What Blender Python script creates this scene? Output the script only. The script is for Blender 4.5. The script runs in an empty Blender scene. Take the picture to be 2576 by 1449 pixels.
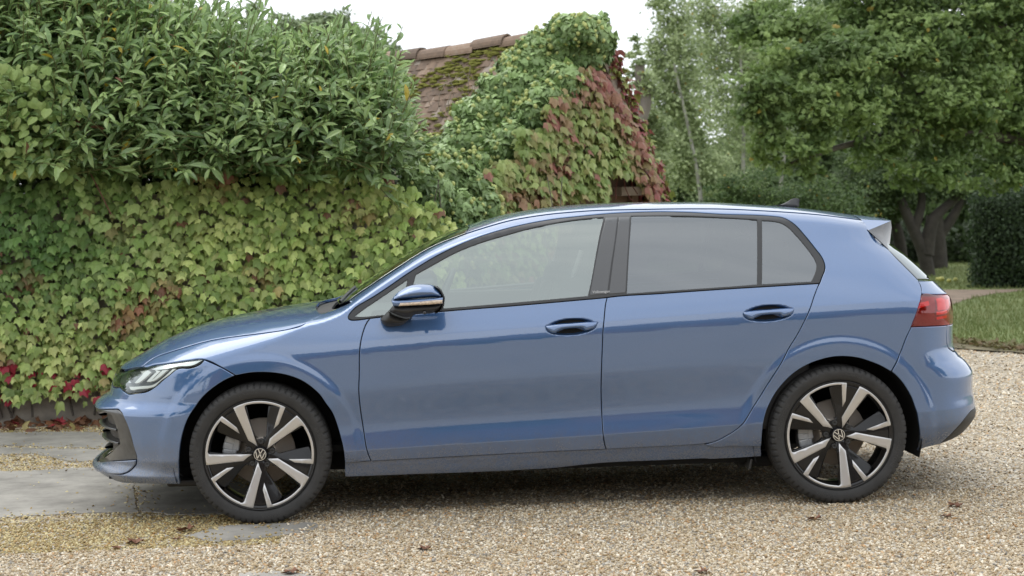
import bpy, bmesh, math, random
import numpy as np
from mathutils import Vector, Matrix, geometry
random.seed(7); rng = np.random.default_rng(11)
R = math.radians
C = bpy.context.scene.collection
S = bpy.context.scene

# ---------------------------------------------------------------- camera, sky, sun, exposure
CAM = Vector((-.62664, -8.81261, 1.42882)); YAW, PITCH, ROLL = -.058211, .050196, -.025490
def cam_axes():
    cy, sy = math.cos(YAW), math.sin(YAW)
    f = Vector((-sy, cy, 0)); r = Vector((cy, sy, 0)); u = Vector((0, 0, 1))
    cp, sp = math.cos(PITCH), math.sin(PITCH)
    f, u = f*cp-u*sp, u*cp+f*sp
    cr, sr = math.cos(ROLL), math.sin(ROLL)
    return r*cr+u*sr, u*cr-r*sr, f
c_r, c_u, c_f = cam_axes()
cd = bpy.data.cameras.new('camera'); cam = bpy.data.objects.new('camera', cd); C.objects.link(cam)
cd.sensor_width = 36; cd.lens = 36*7108/4096; cd.clip_end = 2000; cd.clip_start = .05
cam.matrix_world = Matrix(((c_r.x, c_u.x, -c_f.x, CAM.x), (c_r.y, c_u.y, -c_f.y, CAM.y), (c_r.z, c_u.z, -c_f.z, CAM.z), (0, 0, 0, 1)))
cd.dof.use_dof = True; cd.dof.focus_distance = 8.2; cd.dof.aperture_fstop = 5.0
S.camera = cam

def ray(u, v):          # direction of a point of the picture measured on a 2576 x 1449 print
    d = c_f*4470.2+c_r*(u-1288)-c_u*(v-724.5); return d.normalized()
def at(u, v, y):        # the place where that sight line crosses the plane y = const
    d = ray(u, v); return CAM+d*((y-CAM.y)/d.y)
def ground(u, v, z=0.0):
    d = ray(u, v); return CAM+d*((z-CAM.z)/d.z)

w = bpy.data.worlds.new('World'); S.world = w; w.use_nodes = True
nt = w.node_tree; bg = nt.nodes['Background']
sky = nt.nodes.new('ShaderNodeTexSky'); sky.sky_type = 'NISHITA'; sky.sun_disc = False
SUN_EL, SUN_AZ = R(56), R(-32)
sky.sun_elevation = SUN_EL; sky.sun_rotation = SUN_AZ
tc = nt.nodes.new('ShaderNodeTexCoord'); nz = nt.nodes.new('ShaderNodeTexNoise'); nz.inputs['Scale'].default_value = 2.2
nz.inputs['Detail'].default_value = 5
mp = nt.nodes.new('ShaderNodeMapping'); mp.inputs['Scale'].default_value = (1, 1, 2.5)
nt.links.new(tc.outputs['Generated'], mp.inputs[0]); nt.links.new(mp.outputs[0], nz.inputs['Vector'])
cr = nt.nodes.new('ShaderNodeValToRGB'); cr.color_ramp.elements[0].position = .3; cr.color_ramp.elements[0].color = (11.5, 12.1, 12.9, 1)
cr.color_ramp.elements[1].position = .7; cr.color_ramp.elements[1].color = (16.0, 16.3, 16.6, 1)
nt.links.new(nz.outputs['Fac'], cr.inputs['Fac'])
mx = nt.nodes.new('ShaderNodeMixRGB'); mx.inputs['Fac'].default_value = .93
nt.links.new(sky.outputs[0], mx.inputs[1]); nt.links.new(cr.outputs[0], mx.inputs[2]); nt.links.new(mx.outputs[0], bg.inputs['Color'])
bg.inputs['Strength'].default_value = .1
sl = bpy.data.lights.new('sun', 'SUN'); sl.energy = .9; sl.angle = R(45); sl.color = (1, .97, .92)
so = bpy.data.objects.new('sun', sl); C.objects.link(so)
sd = Vector((math.sin(SUN_AZ)*math.cos(SUN_EL), math.cos(SUN_AZ)*math.cos(SUN_EL), math.sin(SUN_EL)))
so.rotation_euler = sd.to_track_quat('Z', 'Y').to_euler(); so.location = (0, -5, 12)
S.view_settings.view_transform = 'Standard'; S.view_settings.look = 'None'; S.view_settings.exposure = 0.12; S.view_settings.gamma = 1
S.view_settings.use_curve_mapping = False
S.cycles.max_bounces = 8; S.cycles.transparent_max_bounces = 12; S.cycles.use_denoising = True
S.cycles.caustics_reflective = False; S.cycles.caustics_refractive = False

# ---------------------------------------------------------------- helpers
def tag(o, label=None, cat=None, group=None, kind=None):
    if label: o['label'] = label
    if cat: o['category'] = cat
    if group: o['group'] = group
    if kind: o['kind'] = kind
    return o
def empty(name, loc=(0, 0, 0), **k):
    o = bpy.data.objects.new(name, None); o.location = loc; o.empty_display_size = .1; C.objects.link(o); return tag(o, **k)
def link(name, me, parent=None, loc=None, **k):
    o = bpy.data.objects.new(name, me); C.objects.link(o)
    if parent: o.parent = parent
    if loc is not None: o.location = loc
    return tag(o, **k)
def mesh_np(name, V, F, mats=(), smooth=True, col=None, fm=None):
    """V (n,3), F list/array of equal-size faces, or list of arrays"""
    me = bpy.data.meshes.new(name)
    V = np.asarray(V, np.float32)
    if isinstance(F, np.ndarray): F = [F]
    F = [np.asarray(f, np.int32) for f in F if len(f)]
    nl = sum(f.size for f in F); nf = sum(len(f) for f in F)
    me.vertices.add(len(V)); me.vertices.foreach_set('co', V.ravel())
    me.loops.add(nl); me.polygons.add(nf)
    me.loops.foreach_set('vertex_index', np.concatenate([f.ravel() for f in F]))
    tot = np.concatenate([np.full(len(f), f.shape[1], np.int32) for f in F])
    st = np.concatenate([[0], np.cumsum(tot)[:-1]]).astype(np.int32)
    me.polygons.foreach_set('loop_start', st); me.polygons.foreach_set('loop_total', tot)
    for m in mats: me.materials.append(m)
    if fm is not None: me.polygons.foreach_set('material_index', np.asarray(fm, np.int32))
    me.update(calc_edges=True); me.validate()
    me.polygons.foreach_set('use_smooth', np.full(nf, smooth))
    if col is not None:
        a = me.attributes.new('tint', 'FLOAT_COLOR', 'POINT')
        c4 = np.ones((len(V), 4), np.float32); c4[:, :3] = col; a.data.foreach_set('color', c4.ravel())
    return me
def bm_obj(name, bm, mat, parent=None, smooth=False, loc=None, **k):
    me = bpy.data.meshes.new(name); bm.normal_update(); bm.to_mesh(me); bm.free()
    for m in (mat if isinstance(mat, (list, tuple)) else [mat]): me.materials.append(m)
    if smooth:
        me.polygons.foreach_set('use_smooth', np.full(len(me.polygons), True))
    return link(name, me, parent, loc, **k)
def box(bm, c, s, rot=None, bev=0, mi=0):
    r = bmesh.ops.create_cube(bm, size=1); vs = r['verts']
    for v in vs:
        v.co = Vector((v.co.x*s[0], v.co.y*s[1], v.co.z*s[2]))
    if bev:
        es = list({e for v in vs for e in v.link_edges})
        rr = bmesh.ops.bevel(bm, geom=es, offset=bev, segments=2, affect='EDGES', profile=.5)
        vs = list({v for f in rr['faces'] for v in f.verts}|{v for v in vs if v.is_valid})
    M = Matrix.Translation(c) @ (rot if rot else Matrix.Identity(4))
    for v in vs: v.co = M @ v.co
    for f in {f for v in vs for f in v.link_faces}: f.material_index = mi
    return vs
def tube_np(pts, rad, n=8, cap=True):
    """returns V, F(quads) of a tube along pts"""
    P = np.asarray(pts, float); rad = np.broadcast_to(np.asarray(rad, float), (len(P),))
    T = np.gradient(P, axis=0); T /= np.linalg.norm(T, axis=1)[:, None]+1e-9
    V = []
    ref = np.array([0, 0, 1.]) if abs(T[0, 2]) < .9 else np.array([1., 0, 0])
    for i in range(len(P)):
        a = np.cross(T[i], ref); a /= np.linalg.norm(a)+1e-9; b = np.cross(T[i], a)
        ref = b if False else ref
        an = np.arange(n)*2*np.pi/n
        V.append(P[i]+rad[i]*(np.cos(an)[:, None]*a+np.sin(an)[:, None]*b))
    V = np.concatenate(V); F = []
    for i in range(len(P)-1):
        for k in range(n):
            F.append((i*n+k, i*n+(k+1) % n, (i+1)*n+(k+1) % n, (i+1)*n+k))
    return V, np.array(F)
def join_np(parts):
    Vs, Fs, o = [], [], 0
    for V, F in parts:
        Vs.append(V); Fs.append(F+o); o += len(V)
    return np.concatenate(Vs), np.concatenate(Fs)
def tube(name, pts, rad, mat, parent=None, n=8, **k):
    V, F = tube_np(pts, rad, n); return link(name, mesh_np(name, V, F, [mat]), parent, **k)

# ---------------------------------------------------------------- materials
def new_mat(name):
    m = bpy.data.materials.new(name); m.use_nodes = True; nt = m.node_tree; b = nt.nodes['Principled BSDF']; return m, nt, b
def N(nt, t, **k):
    n = nt.nodes.new(t)
    for a, v in k.items():
        if a in n.inputs: n.inputs[a].default_value = v
        else: setattr(n, a, v)
    return n
def ramp(nt, src, stops):
    r = N(nt, 'ShaderNodeValToRGB'); e = r.color_ramp.elements
    while len(e) < len(stops): e.new(.5)
    for i, (p, c) in enumerate(stops): e[i].position = p; e[i].color = (*c, 1) if len(c) == 3 else c
    nt.links.new(src, r.inputs['Fac']); return r
def simple(name, col, rough=.5, metal=0, coat=0, bump=0, bscale=200, spec=.5, var=0, vscale=8, coat_r=.03):
    m, nt, b = new_mat(name)
    b.inputs['Base Color'].default_value = (*col, 1); b.inputs['Roughness'].default_value = rough; b.inputs['Metallic'].default_value = metal
    b.inputs['Coat Weight'].default_value = coat; b.inputs['Coat Roughness'].default_value = coat_r; b.inputs['Specular IOR Level'].default_value = spec
    if bump or var:
        tc = N(nt, 'ShaderNodeTexCoord')
    if bump:
        n = N(nt, 'ShaderNodeTexNoise', Scale=bscale, Detail=4); nt.links.new(tc.outputs['Object'], n.inputs['Vector'])
        bp = N(nt, 'ShaderNodeBump', Strength=bump, Distance=.01); nt.links.new(n.outputs['Fac'], bp.inputs['Height']); nt.links.new(bp.outputs[0], b.inputs['Normal'])
    if var:
        n = N(nt, 'ShaderNodeTexNoise', Scale=vscale, Detail=6, Roughness=.65); nt.links.new(tc.outputs['Object'], n.inputs['Vector'])
        lo = tuple(c*(1-var) for c in col); hi = tuple(min(1, c*(1+var)) for c in col)
        r = ramp(nt, n.outputs['Fac'], [(.3, lo), (.7, hi)]); nt.links.new(r.outputs[0], b.inputs['Base Color'])
    return m
def leaf_mat(name, src='attr', rough=.45, trans=.25, spec=.35, gain=1.0):
    m, nt, b = new_mat(name)
    if src == 'attr':
        a = N(nt, 'ShaderNodeAttribute', attribute_name='tint'); c = a.outputs['Color']
    else:
        a = N(nt, 'ShaderNodeObjectInfo'); c = a.outputs['Color']
    g = N(nt, 'ShaderNodeNewGeometry')
    n = N(nt, 'ShaderNodeTexNoise', Scale=60, Detail=2); nt.links.new(g.outputs['Position'], n.inputs['Vector'])
    mr = N(nt, 'ShaderNodeMapRange'); mr.inputs['To Min'].default_value = .78*gain; mr.inputs['To Max'].default_value = 1.22*gain
    nt.links.new(n.outputs['Fac'], mr.inputs['Value'])
    mu = N(nt, 'ShaderNodeVectorMath', operation='SCALE'); nt.links.new(c, mu.inputs[0]); nt.links.new(mr.outputs[0], mu.inputs['Scale'])
    nt.links.new(mu.outputs[0], b.inputs['Base Color']); b.inputs['Roughness'].default_value = rough; b.inputs['Specular IOR Level'].default_value = spec
    t = N(nt, 'ShaderNodeBsdfTranslucent'); nt.links.new(mu.outputs[0], t.inputs['Color'])
    ms = N(nt, 'ShaderNodeMixShader'); ms.inputs[0].default_value = trans
    out = nt.nodes['Material Output']; nt.links.new(b.outputs[0], ms.inputs[1]); nt.links.new(t.outputs[0], ms.inputs[2]); nt.links.new(ms.outputs[0], out.inputs['Surface'])
    return m
def glass_mat(name, tint, refl, rough=.0, film=None):
    """car glass: a coated pane that mirrors part of the light and lets the tinted rest through"""
    m, nt, b = new_mat(name); out = nt.nodes['Material Output']
    t = N(nt, 'ShaderNodeBsdfTransparent'); t.inputs['Color'].default_value = (*tint, 1)
    g = N(nt, 'ShaderNodeBsdfGlossy', Roughness=rough); g.inputs['Color'].default_value = (*(film or (.9, .95, .95)), 1)
    lw = N(nt, 'ShaderNodeLayerWeight', Blend=.5); pw = N(nt, 'ShaderNodeMath', operation='POWER'); pw.inputs[1].default_value = 4
    nt.links.new(lw.outputs['Facing'], pw.inputs[0])
    mr = N(nt, 'ShaderNodeMapRange'); mr.inputs['To Min'].default_value = refl; mr.inputs['To Max'].default_value = 1
    nt.links.new(pw.outputs[0], mr.inputs['Value'])
    ms = N(nt, 'ShaderNodeMixShader'); nt.links.new(mr.outputs[0], ms.inputs[0]); nt.links.new(t.outputs[0], ms.inputs[1]); nt.links.new(g.outputs[0], ms.inputs[2])
    nt.links.new(ms.outputs[0], out.inputs['Surface']); return m

def paint_mat():
    m, nt, b = new_mat('blue_metallic_paint')
    tc = N(nt, 'ShaderNodeTexCoord'); sp = N(nt, 'ShaderNodeSeparateXYZ'); nt.links.new(tc.outputs['Object'], sp.inputs[0])
    fl = N(nt, 'ShaderNodeTexNoise', Scale=900, Detail=2); nt.links.new(tc.outputs['Object'], fl.inputs['Vector'])
    base = ramp(nt, fl.outputs['Fac'], [(.35, (.050, .118, .265)), (.65, (.070, .158, .345))])
    # road dirt: thicker towards the sill, speckled; tint also darkened for sill shade
    hz = N(nt, 'ShaderNodeMapRange'); hz.inputs['From Min'].default_value = .45; hz.inputs['From Max'].default_value = .26; nt.links.new(sp.outputs['Z'], hz.inputs['Value'])
    n1 = N(nt, 'ShaderNodeTexNoise', Scale=7, Detail=9, Roughness=.75); nt.links.new(tc.outputs['Object'], n1.inputs['Vector'])
    n2 = N(nt, 'ShaderNodeTexNoise', Scale=120, Detail=3, Roughness=.7); nt.links.new(tc.outputs['Object'], n2.inputs['Vector'])
    mu = N(nt, 'ShaderNodeMath', operation='MULTIPLY'); nt.links.new(hz.outputs[0], mu.inputs[0]); nt.links.new(n1.outputs['Fac'], mu.inputs[1])
    mu2 = N(nt, 'ShaderNodeMath', operation='MULTIPLY'); nt.links.new(mu.outputs[0], mu2.inputs[0]); nt.links.new(n2.outputs['Fac'], mu2.inputs[1])
    dm = N(nt, 'ShaderNodeMapRange'); dm.inputs['From Min'].default_value = .06; dm.inputs['From Max'].default_value = .30; dm.inputs['To Max'].default_value = .8; nt.links.new(mu2.outputs[0], dm.inputs['Value'])
    mx = N(nt, 'ShaderNodeMixRGB'); mx.inputs[2].default_value = (.075, .08, .095, 1); nt.links.new(dm.outputs[0], mx.inputs['Fac']); nt.links.new(base.outputs[0], mx.inputs[1])
    nt.links.new(mx.outputs[0], b.inputs['Base Color'])
    mm = N(nt, 'ShaderNodeMapRange'); mm.inputs['To Min'].default_value = .62; mm.inputs['To Max'].default_value = .1; nt.links.new(dm.outputs[0], mm.inputs['Value']); nt.links.new(mm.outputs[0], b.inputs['Metallic'])
    b.inputs['Roughness'].default_value = .46; b.inputs['Coat Weight'].default_value = 1; b.inputs['Coat IOR'].default_value = 2.1
    cw = N(nt, 'ShaderNodeMapRange'); cw.inputs['To Min'].default_value = .02; cw.inputs['To Max'].default_value = .45; nt.links.new(dm.outputs[0], cw.inputs['Value']); nt.links.new(cw.outputs[0], b.inputs['Coat Roughness'])
    # orange peel of the lacquer
    op = N(nt, 'ShaderNodeTexNoise', Scale=160, Detail=1); nt.links.new(tc.outputs['Object'], op.inputs['Vector'])
    bp = N(nt, 'ShaderNodeBump', Strength=.012, Distance=.01); nt.links.new(op.outputs['Fac'], bp.inputs['Height']); nt.links.new(bp.outputs[0], b.inputs['Coat Normal'])
    return m
PAINT = paint_mat()
BLACK = simple('gloss_black', (.012, .012, .014), .12, coat=.6)
TRIM = simple('satin_black_trim', (.035, .036, .038), .42, bump=.02)
RUBBER = simple('rubber_seal', (.02, .02, .02), .55)
MATT = simple('matt_black_lining', (.008, .008, .008), .9)
PLASTIC = simple('grained_black_plastic', (.028, .027, .026), .55, bump=.15, bscale=700)
PIANO = simple('dusty_gloss_black', (.045, .046, .047), .3, coat=.5, coat_r=.15, var=.5, vscale=25)
TYRE = simple('tyre_rubber', (.032, .031, .030), .72, bump=.12, bscale=300, var=.25, vscale=20)
LETTER = simple('moulded_rubber_letters', (.05, .049, .048), .6)
ALLOY = simple('machined_alloy', (.62, .61, .60), .3, metal=.75, bump=.02, bscale=500)
RIMBLK = simple('gloss_black_rim', (.009, .009, .010), .22, coat=.25, coat_r=.06, spec=.35)
DISC = simple('brake_disc_steel', (.66, .58, .50), .42, metal=.35, bump=.05, bscale=150)
CALIPER = simple('cast_caliper', (.45, .46, .47), .5, metal=.4, bump=.2, bscale=120)
CHROME = simple('bright_chrome', (.8, .8, .8), .12, metal=1)
SEATM = simple('dark_seat_cloth', (.05, .05, .055), .85, bump=.2, bscale=400)
CABIN = simple('cabin_plastic', (.04, .04, .042), .6)
LINER = simple('pale_headliner', (.42, .42, .40), .9)
GLASS = glass_mat('side_glass', (.62, .68, .64), .30, film=(.86, .93, .90))
DARKGLASS = glass_mat('privacy_glass', (.20, .215, .215), .215, film=(.86, .91, .95))
CLEAR = glass_mat('lamp_lens', (.84, .88, .86), .03)
SCREEN = glass_mat('windscreen_glass', (.55, .66, .60), .10)
REDL = glass_mat('red_lamp_lens', (.95, .12, .12), .09, film=(1, .8, .8))
RED1 = simple('red_reflector', (.60, .02, .025), .3, coat=.5)
RED2 = simple('dark_red_reflector', (.15, .02, .022), .35, coat=.4, bump=.2, bscale=60)
WHITEL = simple('light_guide', (.72, .71, .69), .25)
APPL = simple('pillar_panel', (.06, .062, .066), .3, coat=.8)

# ---------------------------------------------------------------- car body surface
# The whole painted body is one smooth surface: half width = body_y(x, z).
# x runs from nose (-) to tail (+), z up, all in metres.
def pchip(X, Y, x):
    X = np.asarray(X, float); Y = np.asarray(Y, float); x = np.clip(np.asarray(x, float), X[0], X[-1])
    h = np.diff(X); d = np.diff(Y)/h
    m = np.zeros(len(X)); m[0] = d[0]; m[-1] = d[-1]
    for i in range(1, len(X)-1):
        if d[i-1]*d[i] > 0:
            a = 2*h[i]+h[i-1]; b = h[i]+2*h[i-1]
            m[i] = (a+b)/(a/d[i-1]+b/d[i])
    k = np.clip(np.searchsorted(X, x, side='right')-1, 0, len(X)-2)
    t = (x-X[k])/h[k]; t2 = t*t; t3 = t2*t
    return ((2*t3-3*t2+1)*Y[k]+(t3-2*t2+t)*h[k]*m[k]+(-2*t3+3*t2)*Y[k+1]+(t3-t2)*h[k]*m[k+1])

def sstep(a, b, x):
    t = np.clip((x-a)/(b-a), 0, 1); return t*t*(3-2*t)

FX = [-2.2, -1.75, -1.31, -.85, -.3, .4, 1.0, 1.35, 1.8, 2.2]
def crease_z(x):      # shoulder line through the door handles
    return pchip([-2.2, -1.75, -1.31, -.93, -.47, .05, .60, 1.0, 1.5, 2.2], [.70, .74, .775, .802, .833, .858, .884, .900, .917, .925], x)
def low_z(x):         # lower crease above the sill
    return pchip([-2.2, -1.6, -.47, .28, 1.0, 1.9, 2.3], [.295, .300, .331, .355, .385, .418, .437], x)
def belt_z(x):
    return pchip([-2.2, -1.2, -.95, 0., .7, 1.3, 2.2], [.84, .895, .915, .958, .992, 1.022, 1.03], x)
def knots(x):
    low = low_z(x); cr = crease_z(x); be = belt_z(x)
    one = np.ones_like(x)
    Z = [.10*one, low-.125, low-.075, low, low+.10, .5*(low+cr)+.05, cr-.055, cr, be, 1.20*one, 1.34*one, 1.46*one]
    Y = [pchip(FX, [.74, .76, .76, .76, .76, .76, .76, .76, .74, .70], x),
         pchip(FX, [.83, .835, .84, .835, .835, .835, .84, .85, .83, .79], x),
         pchip(FX, [.84, .85, .855, .850, .850, .852, .855, .86, .85, .80], x),
         pchip(FX, [.855, .866, .869, .864, .863, .867, .871, .873, .866, .823], x),
         pchip(FX, [.855, .868, .868, .857, .853, .857, .866, .87, .866, .82], x),
         pchip(FX, [.845, .868, .877, .880, .884, .888, .886, .884, .872, .815], x),
         pchip(FX, [.835, .860, .874, .881, .887, .891, .891, .889, .872, .810], x),
         pchip(FX, [.82, .85, .866, .873, .879, .884, .884, .882, .865, .800], x),
         pchip(FX, [.80, .83, .838, .835, .835, .838, .835, .825, .795, .735], x),
         pchip(FX, [.70, .70, .70, .710, .722, .728, .720, .702, .665, .63], x),
         pchip(FX, [.60, .60, .60, .610, .625, .632, .620, .605, .580, .55], x),
         pchip(FX, [.50, .50, .50, .505, .52, .53, .52, .505, .48, .45], x)]
    return np.array(Z), np.array(Y)
CREASED = {2, 3, 7}
def base_y(x, z):
    x = np.asarray(x, float); z = np.asarray(z, float)
    sh = x.shape; x = x.ravel(); z = z.ravel()
    Z, Y = knots(x)
    n = len(Z); h = np.diff(Z, axis=0); d = np.diff(Y, axis=0)/h
    def hm(i):                       # harmonic slope at interior knot
        a = d[i-1]; b = d[i]
        w1 = 2*h[i]+h[i-1]; w2 = h[i]+2*h[i-1]
        ok = a*b > 0
        return np.where(ok, (w1+w2)/(w1/np.where(ok, a, 1)+w2/np.where(ok, b, 1)), 0)
    ml = np.zeros_like(Z); mr = np.zeros_like(Z)
    ml[0] = mr[0] = d[0]; ml[-1] = mr[-1] = d[-1]
    for i in range(1, n-1):
        if i in CREASED:
            ml[i] = d[i-1]; mr[i] = d[i]
        else:
            ml[i] = mr[i] = hm(i)
    # above the crease: a soft convex shoulder
    wq = sstep(-1.15, -.75, x); av = .5*(d[7]*.75+d[6]*1.35)
    mr[7] = d[7]*.75*wq+av*(1-wq); ml[7] = d[6]*1.35*wq+av*(1-wq)
    zc = np.clip(z, Z[0], Z[-1])
    k = np.clip((zc[None, :] >= Z).sum(0)-1, 0, n-2)
    ii = np.arange(len(x))
    H = h[k, ii]; t = (zc-Z[k, ii])/H; t2 = t*t; t3 = t2*t
    y = (2*t3-3*t2+1)*Y[k, ii]+(t3-2*t2+t)*H*mr[k, ii]+(-2*t3+3*t2)*Y[k+1, ii]+(t3-t2)*H*ml[k+1, ii]
    return y.reshape(sh)

HUBX, HUBZ = 1.31, .306
HANDLES = [(.097, .8475, .119, .040), (.9915, .883, .119, .040)]   # recesses behind the door handles (refined by tables)
def features(x, z):
    y = np.zeros_like(x)
    for sx in (-1, 1):
        r = np.hypot(x-sx*HUBX, (z-HUBZ)*1.0)
        w = sstep(.235, .30, z)
        y = y + .007*(1-sstep(.428, .470, r))*w
    for hx, hz, a, b in HANDLES:
        u = (x-hx)/a; v = (z-hz-(x-hx)*.045)/b
        q = np.sqrt(u*u+v*v)
        y = y - .034*(1-sstep(.60, 1.0, q))
    return y

def ztop(x): return np.interp(x, TOPX, TOPZ) if False else pchip(TOPX, TOPZ, x)
def x_front(z): return pchip(FRZ, FRX, z)
def x_rear(z): return pchip(REZ, REX, z)
def crown_h(x): return pchip([-2.2, -1.9, -1.5, -1.25, -1.05, -.7, -.3, .1, .5, 1.2, 1.8, 2.2], [.16, .17, .15, .11, .055, .05, .062, .085, .09, .085, .08, .08], x)
def crown_n(x): return pchip([-2.2, -1.0, -.6, .3, 2.2], [2.2, 2.4, 2.6, 2.6, 2.6], x)
def corner_f(u, n):
    u = np.clip(u, 0, 1)
    return np.power(np.clip(1-np.power(1-u, n), 0, 1), 1/n)
LF, NF, LR, NR = .62, 2.5, .36, 2.7
def body_y(x, z, feat=True):
    x = np.asarray(x, float); z = np.asarray(z, float)
    x, z = np.broadcast_arrays(x, z)
    y = base_y(x, z)
    if feat: y = y+features(x, z)
    y = y*corner_f((ztop(x)-z)/crown_h(x), crown_n(x))
    y = y*corner_f((x-x_front(z))/LF, NF)
    y = y*corner_f((x_rear(z)-x)/LR, NR)
    return y

TOPX=[-2.12, -2.05, -1.95, -1.8, -1.6, -1.4, -1.2, -1.05, -0.95, -0.85, -0.7, -0.5, -0.3, -0.1, 0.1, 0.3, 0.5, 0.8, 1.1, 1.3, 1.5, 1.7, 1.9, 2.1]
TOPZ=[0.60, 0.657, 0.7135, 0.7935, 0.8603, 0.8960, 0.9231, 0.9365, 0.9643, 1.027, 1.1205, 1.2331, 1.3061, 1.3572, 1.3822, 1.3933, 1.3952, 1.3894, 1.369, 1.3488, 1.3203, 1.292, 1.25, 1.2]
FRZ=[0.1, 0.19, 0.22, 0.245, 0.27, 0.31, 0.35, 0.42, 0.5, 0.56, 0.6, 0.64, 0.68, 0.72, 0.76, 0.8]
FRX=[-1.9, -2.1367, -2.1608, -2.1366, -2.1252, -2.1229, -2.1284, -2.1402, -2.1533, -2.0806, -2.0750, -2.0680, -2.0620, -2.0520, -2.02, -1.98]
REZ=[0.1, 0.2, 0.26, 0.3, 0.36, 0.42, 0.48, 0.55, 0.6, 0.64, 0.7, 0.76, 0.82, 0.9, 0.98, 1.05, 1.12, 1.2, 1.28, 1.36, 1.45]
REX=[1.98, 2.02, 2.0315, 2.0647, 2.0995, 2.0888, 2.0792, 2.0815, 2.0527, 2.0101, 1.9839, 1.9847, 1.9871, 1.9791, 1.9119, 1.85, 1.7809, 1.6886, 1.6546, 1.56, 1.5]

# measured outlines of the body panels, metres
HOOD_LINE = [[-1.8577,0.5771],[-1.8267,0.5651],[-1.7902,0.5681],[-1.7355,0.6014],[-1.6741,0.6351],[-1.6,0.6604],[-1.5273,0.6777],[-1.4545,0.7002],[-1.3815,0.7289],[-1.3089,0.7592],[-1.237,0.7857],[-1.1654,0.8119],[-1.1093,0.8139],[-1.0759,0.7827],[-1.0506,0.6501],[-1.0195,0.4741],[-1.0014,0.4026]]
SCREEN_SIDE = [[-0.9115,0.979],[-0.8469,1.0211],[-0.7326,1.0934],[-0.6181,1.1605],[-0.5023,1.2259],[-0.4123,1.2661],[-0.3323,1.2953]]
FENDER = {'hood':[[-1.8577,0.7032],[-1.8267,0.7277],[-1.7902,0.7469],[-1.7355,0.766],[-1.6741,0.7848],[-1.6,0.806],[-1.5273,0.8229],[-1.4545,0.8345],[-1.3815,0.8436],[-1.3089,0.8522],[-1.237,0.8611],[-1.1654,0.8728],[-1.1093,0.8873],[-1.0759,0.9017],[-1.0506,0.9205],[-1.0195,0.9357],[-1.0014,0.9427]],'joint':[[-0.9098,0.9805],[-0.8828,0.9857],[-0.8607,0.9821],[-0.8443,0.973]],'trim':[[-0.8443,0.973],[-0.8662,0.959],[-0.8855,0.941],[-0.8965,0.9267],[-0.9007,0.9175],[-0.8982,0.9095],[-0.8902,0.9053],[-0.8673,0.9033],[-0.8348,0.9059],[-0.8023,0.9095]],'gap':[[-0.8024,0.9082],[-0.8093,0.9018],[-0.8162,0.8927],[-0.8332,0.8562],[-0.8419,0.8273],[-0.8479,0.7996],[-0.8518,0.772],[-0.8572,0.662],[-0.8614,0.5923],[-0.8585,0.5232],[-0.8527,0.4642],[-0.8444,0.3954],[-0.8344,0.3223],[-0.8251,0.2897],[-0.8159,0.2677]],'arch':[[-0.9344,0.2623],[-0.9359,0.2937],[-0.9397,0.3363],[-0.9512,0.3887],[-0.9652,0.4417],[-0.984,0.4956],[-1.0134,0.5418],[-1.0327,0.5733],[-1.0661,0.6079],[-1.0997,0.6347],[-1.1472,0.659],[-1.2018,0.6753],[-1.2703,0.6849],[-1.3392,0.6849],[-1.4048,0.675]],'bj':[[-1.4048,0.675],[-1.4759,0.7184],[-1.5448,0.7482]],'lamp':[[-1.5447,0.7495],[-1.564,0.7496],[-1.6155,0.7439],[-1.6817,0.734],[-1.7335,0.7257],[-1.7881,0.7165],[-1.8554,0.7027]]}
DOORS = {'top_f':[[-0.8023,0.9095],[-0.7455,0.9143],[-0.6255,0.9219],[-0.4789,0.9311],[-0.3538,0.9378],[-0.1903,0.9455],[0.0283,0.9578],[0.1817,0.967],[0.2677,0.9724]],'bgap':[[0.245,0.2838],[0.2387,0.3095],[0.2334,0.3387],[0.2306,0.3914],[0.2289,0.4614],[0.227,0.5691],[0.2273,0.5946],[0.2341,0.7398],[0.2408,0.8354],[0.249,0.8921],[0.2609,0.9528],[0.2677,0.9724]],'sill':[[-0.8159,0.2661],[-0.5528,0.2712],[-0.2902,0.2764],[0.0262,0.2821],[0.245,0.2838]],'rgap':[[0.245,0.2838],[0.4297,0.2871],[0.6073,0.2899],[0.6961,0.2944],[0.728,0.2985],[0.7599,0.3094],[0.7916,0.3258],[0.8198,0.342],[0.8443,0.3593],[0.8689,0.3838],[0.8912,0.4147],[0.9174,0.4561],[0.9466,0.4994],[0.9752,0.5448],[1.0506,0.6625],[1.0868,0.7275],[1.1205,0.7787],[1.1487,0.83],[1.1718,0.873],[1.1876,0.9077],[1.2024,0.9421],[1.2171,0.9712],[1.232,0.9975],[1.2394,1.007]],'top_r':[[0.2711,0.9728],[0.5106,0.9834],[0.8039,0.9954],[1.0488,1.0031],[1.238,1.0088]]}
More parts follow.
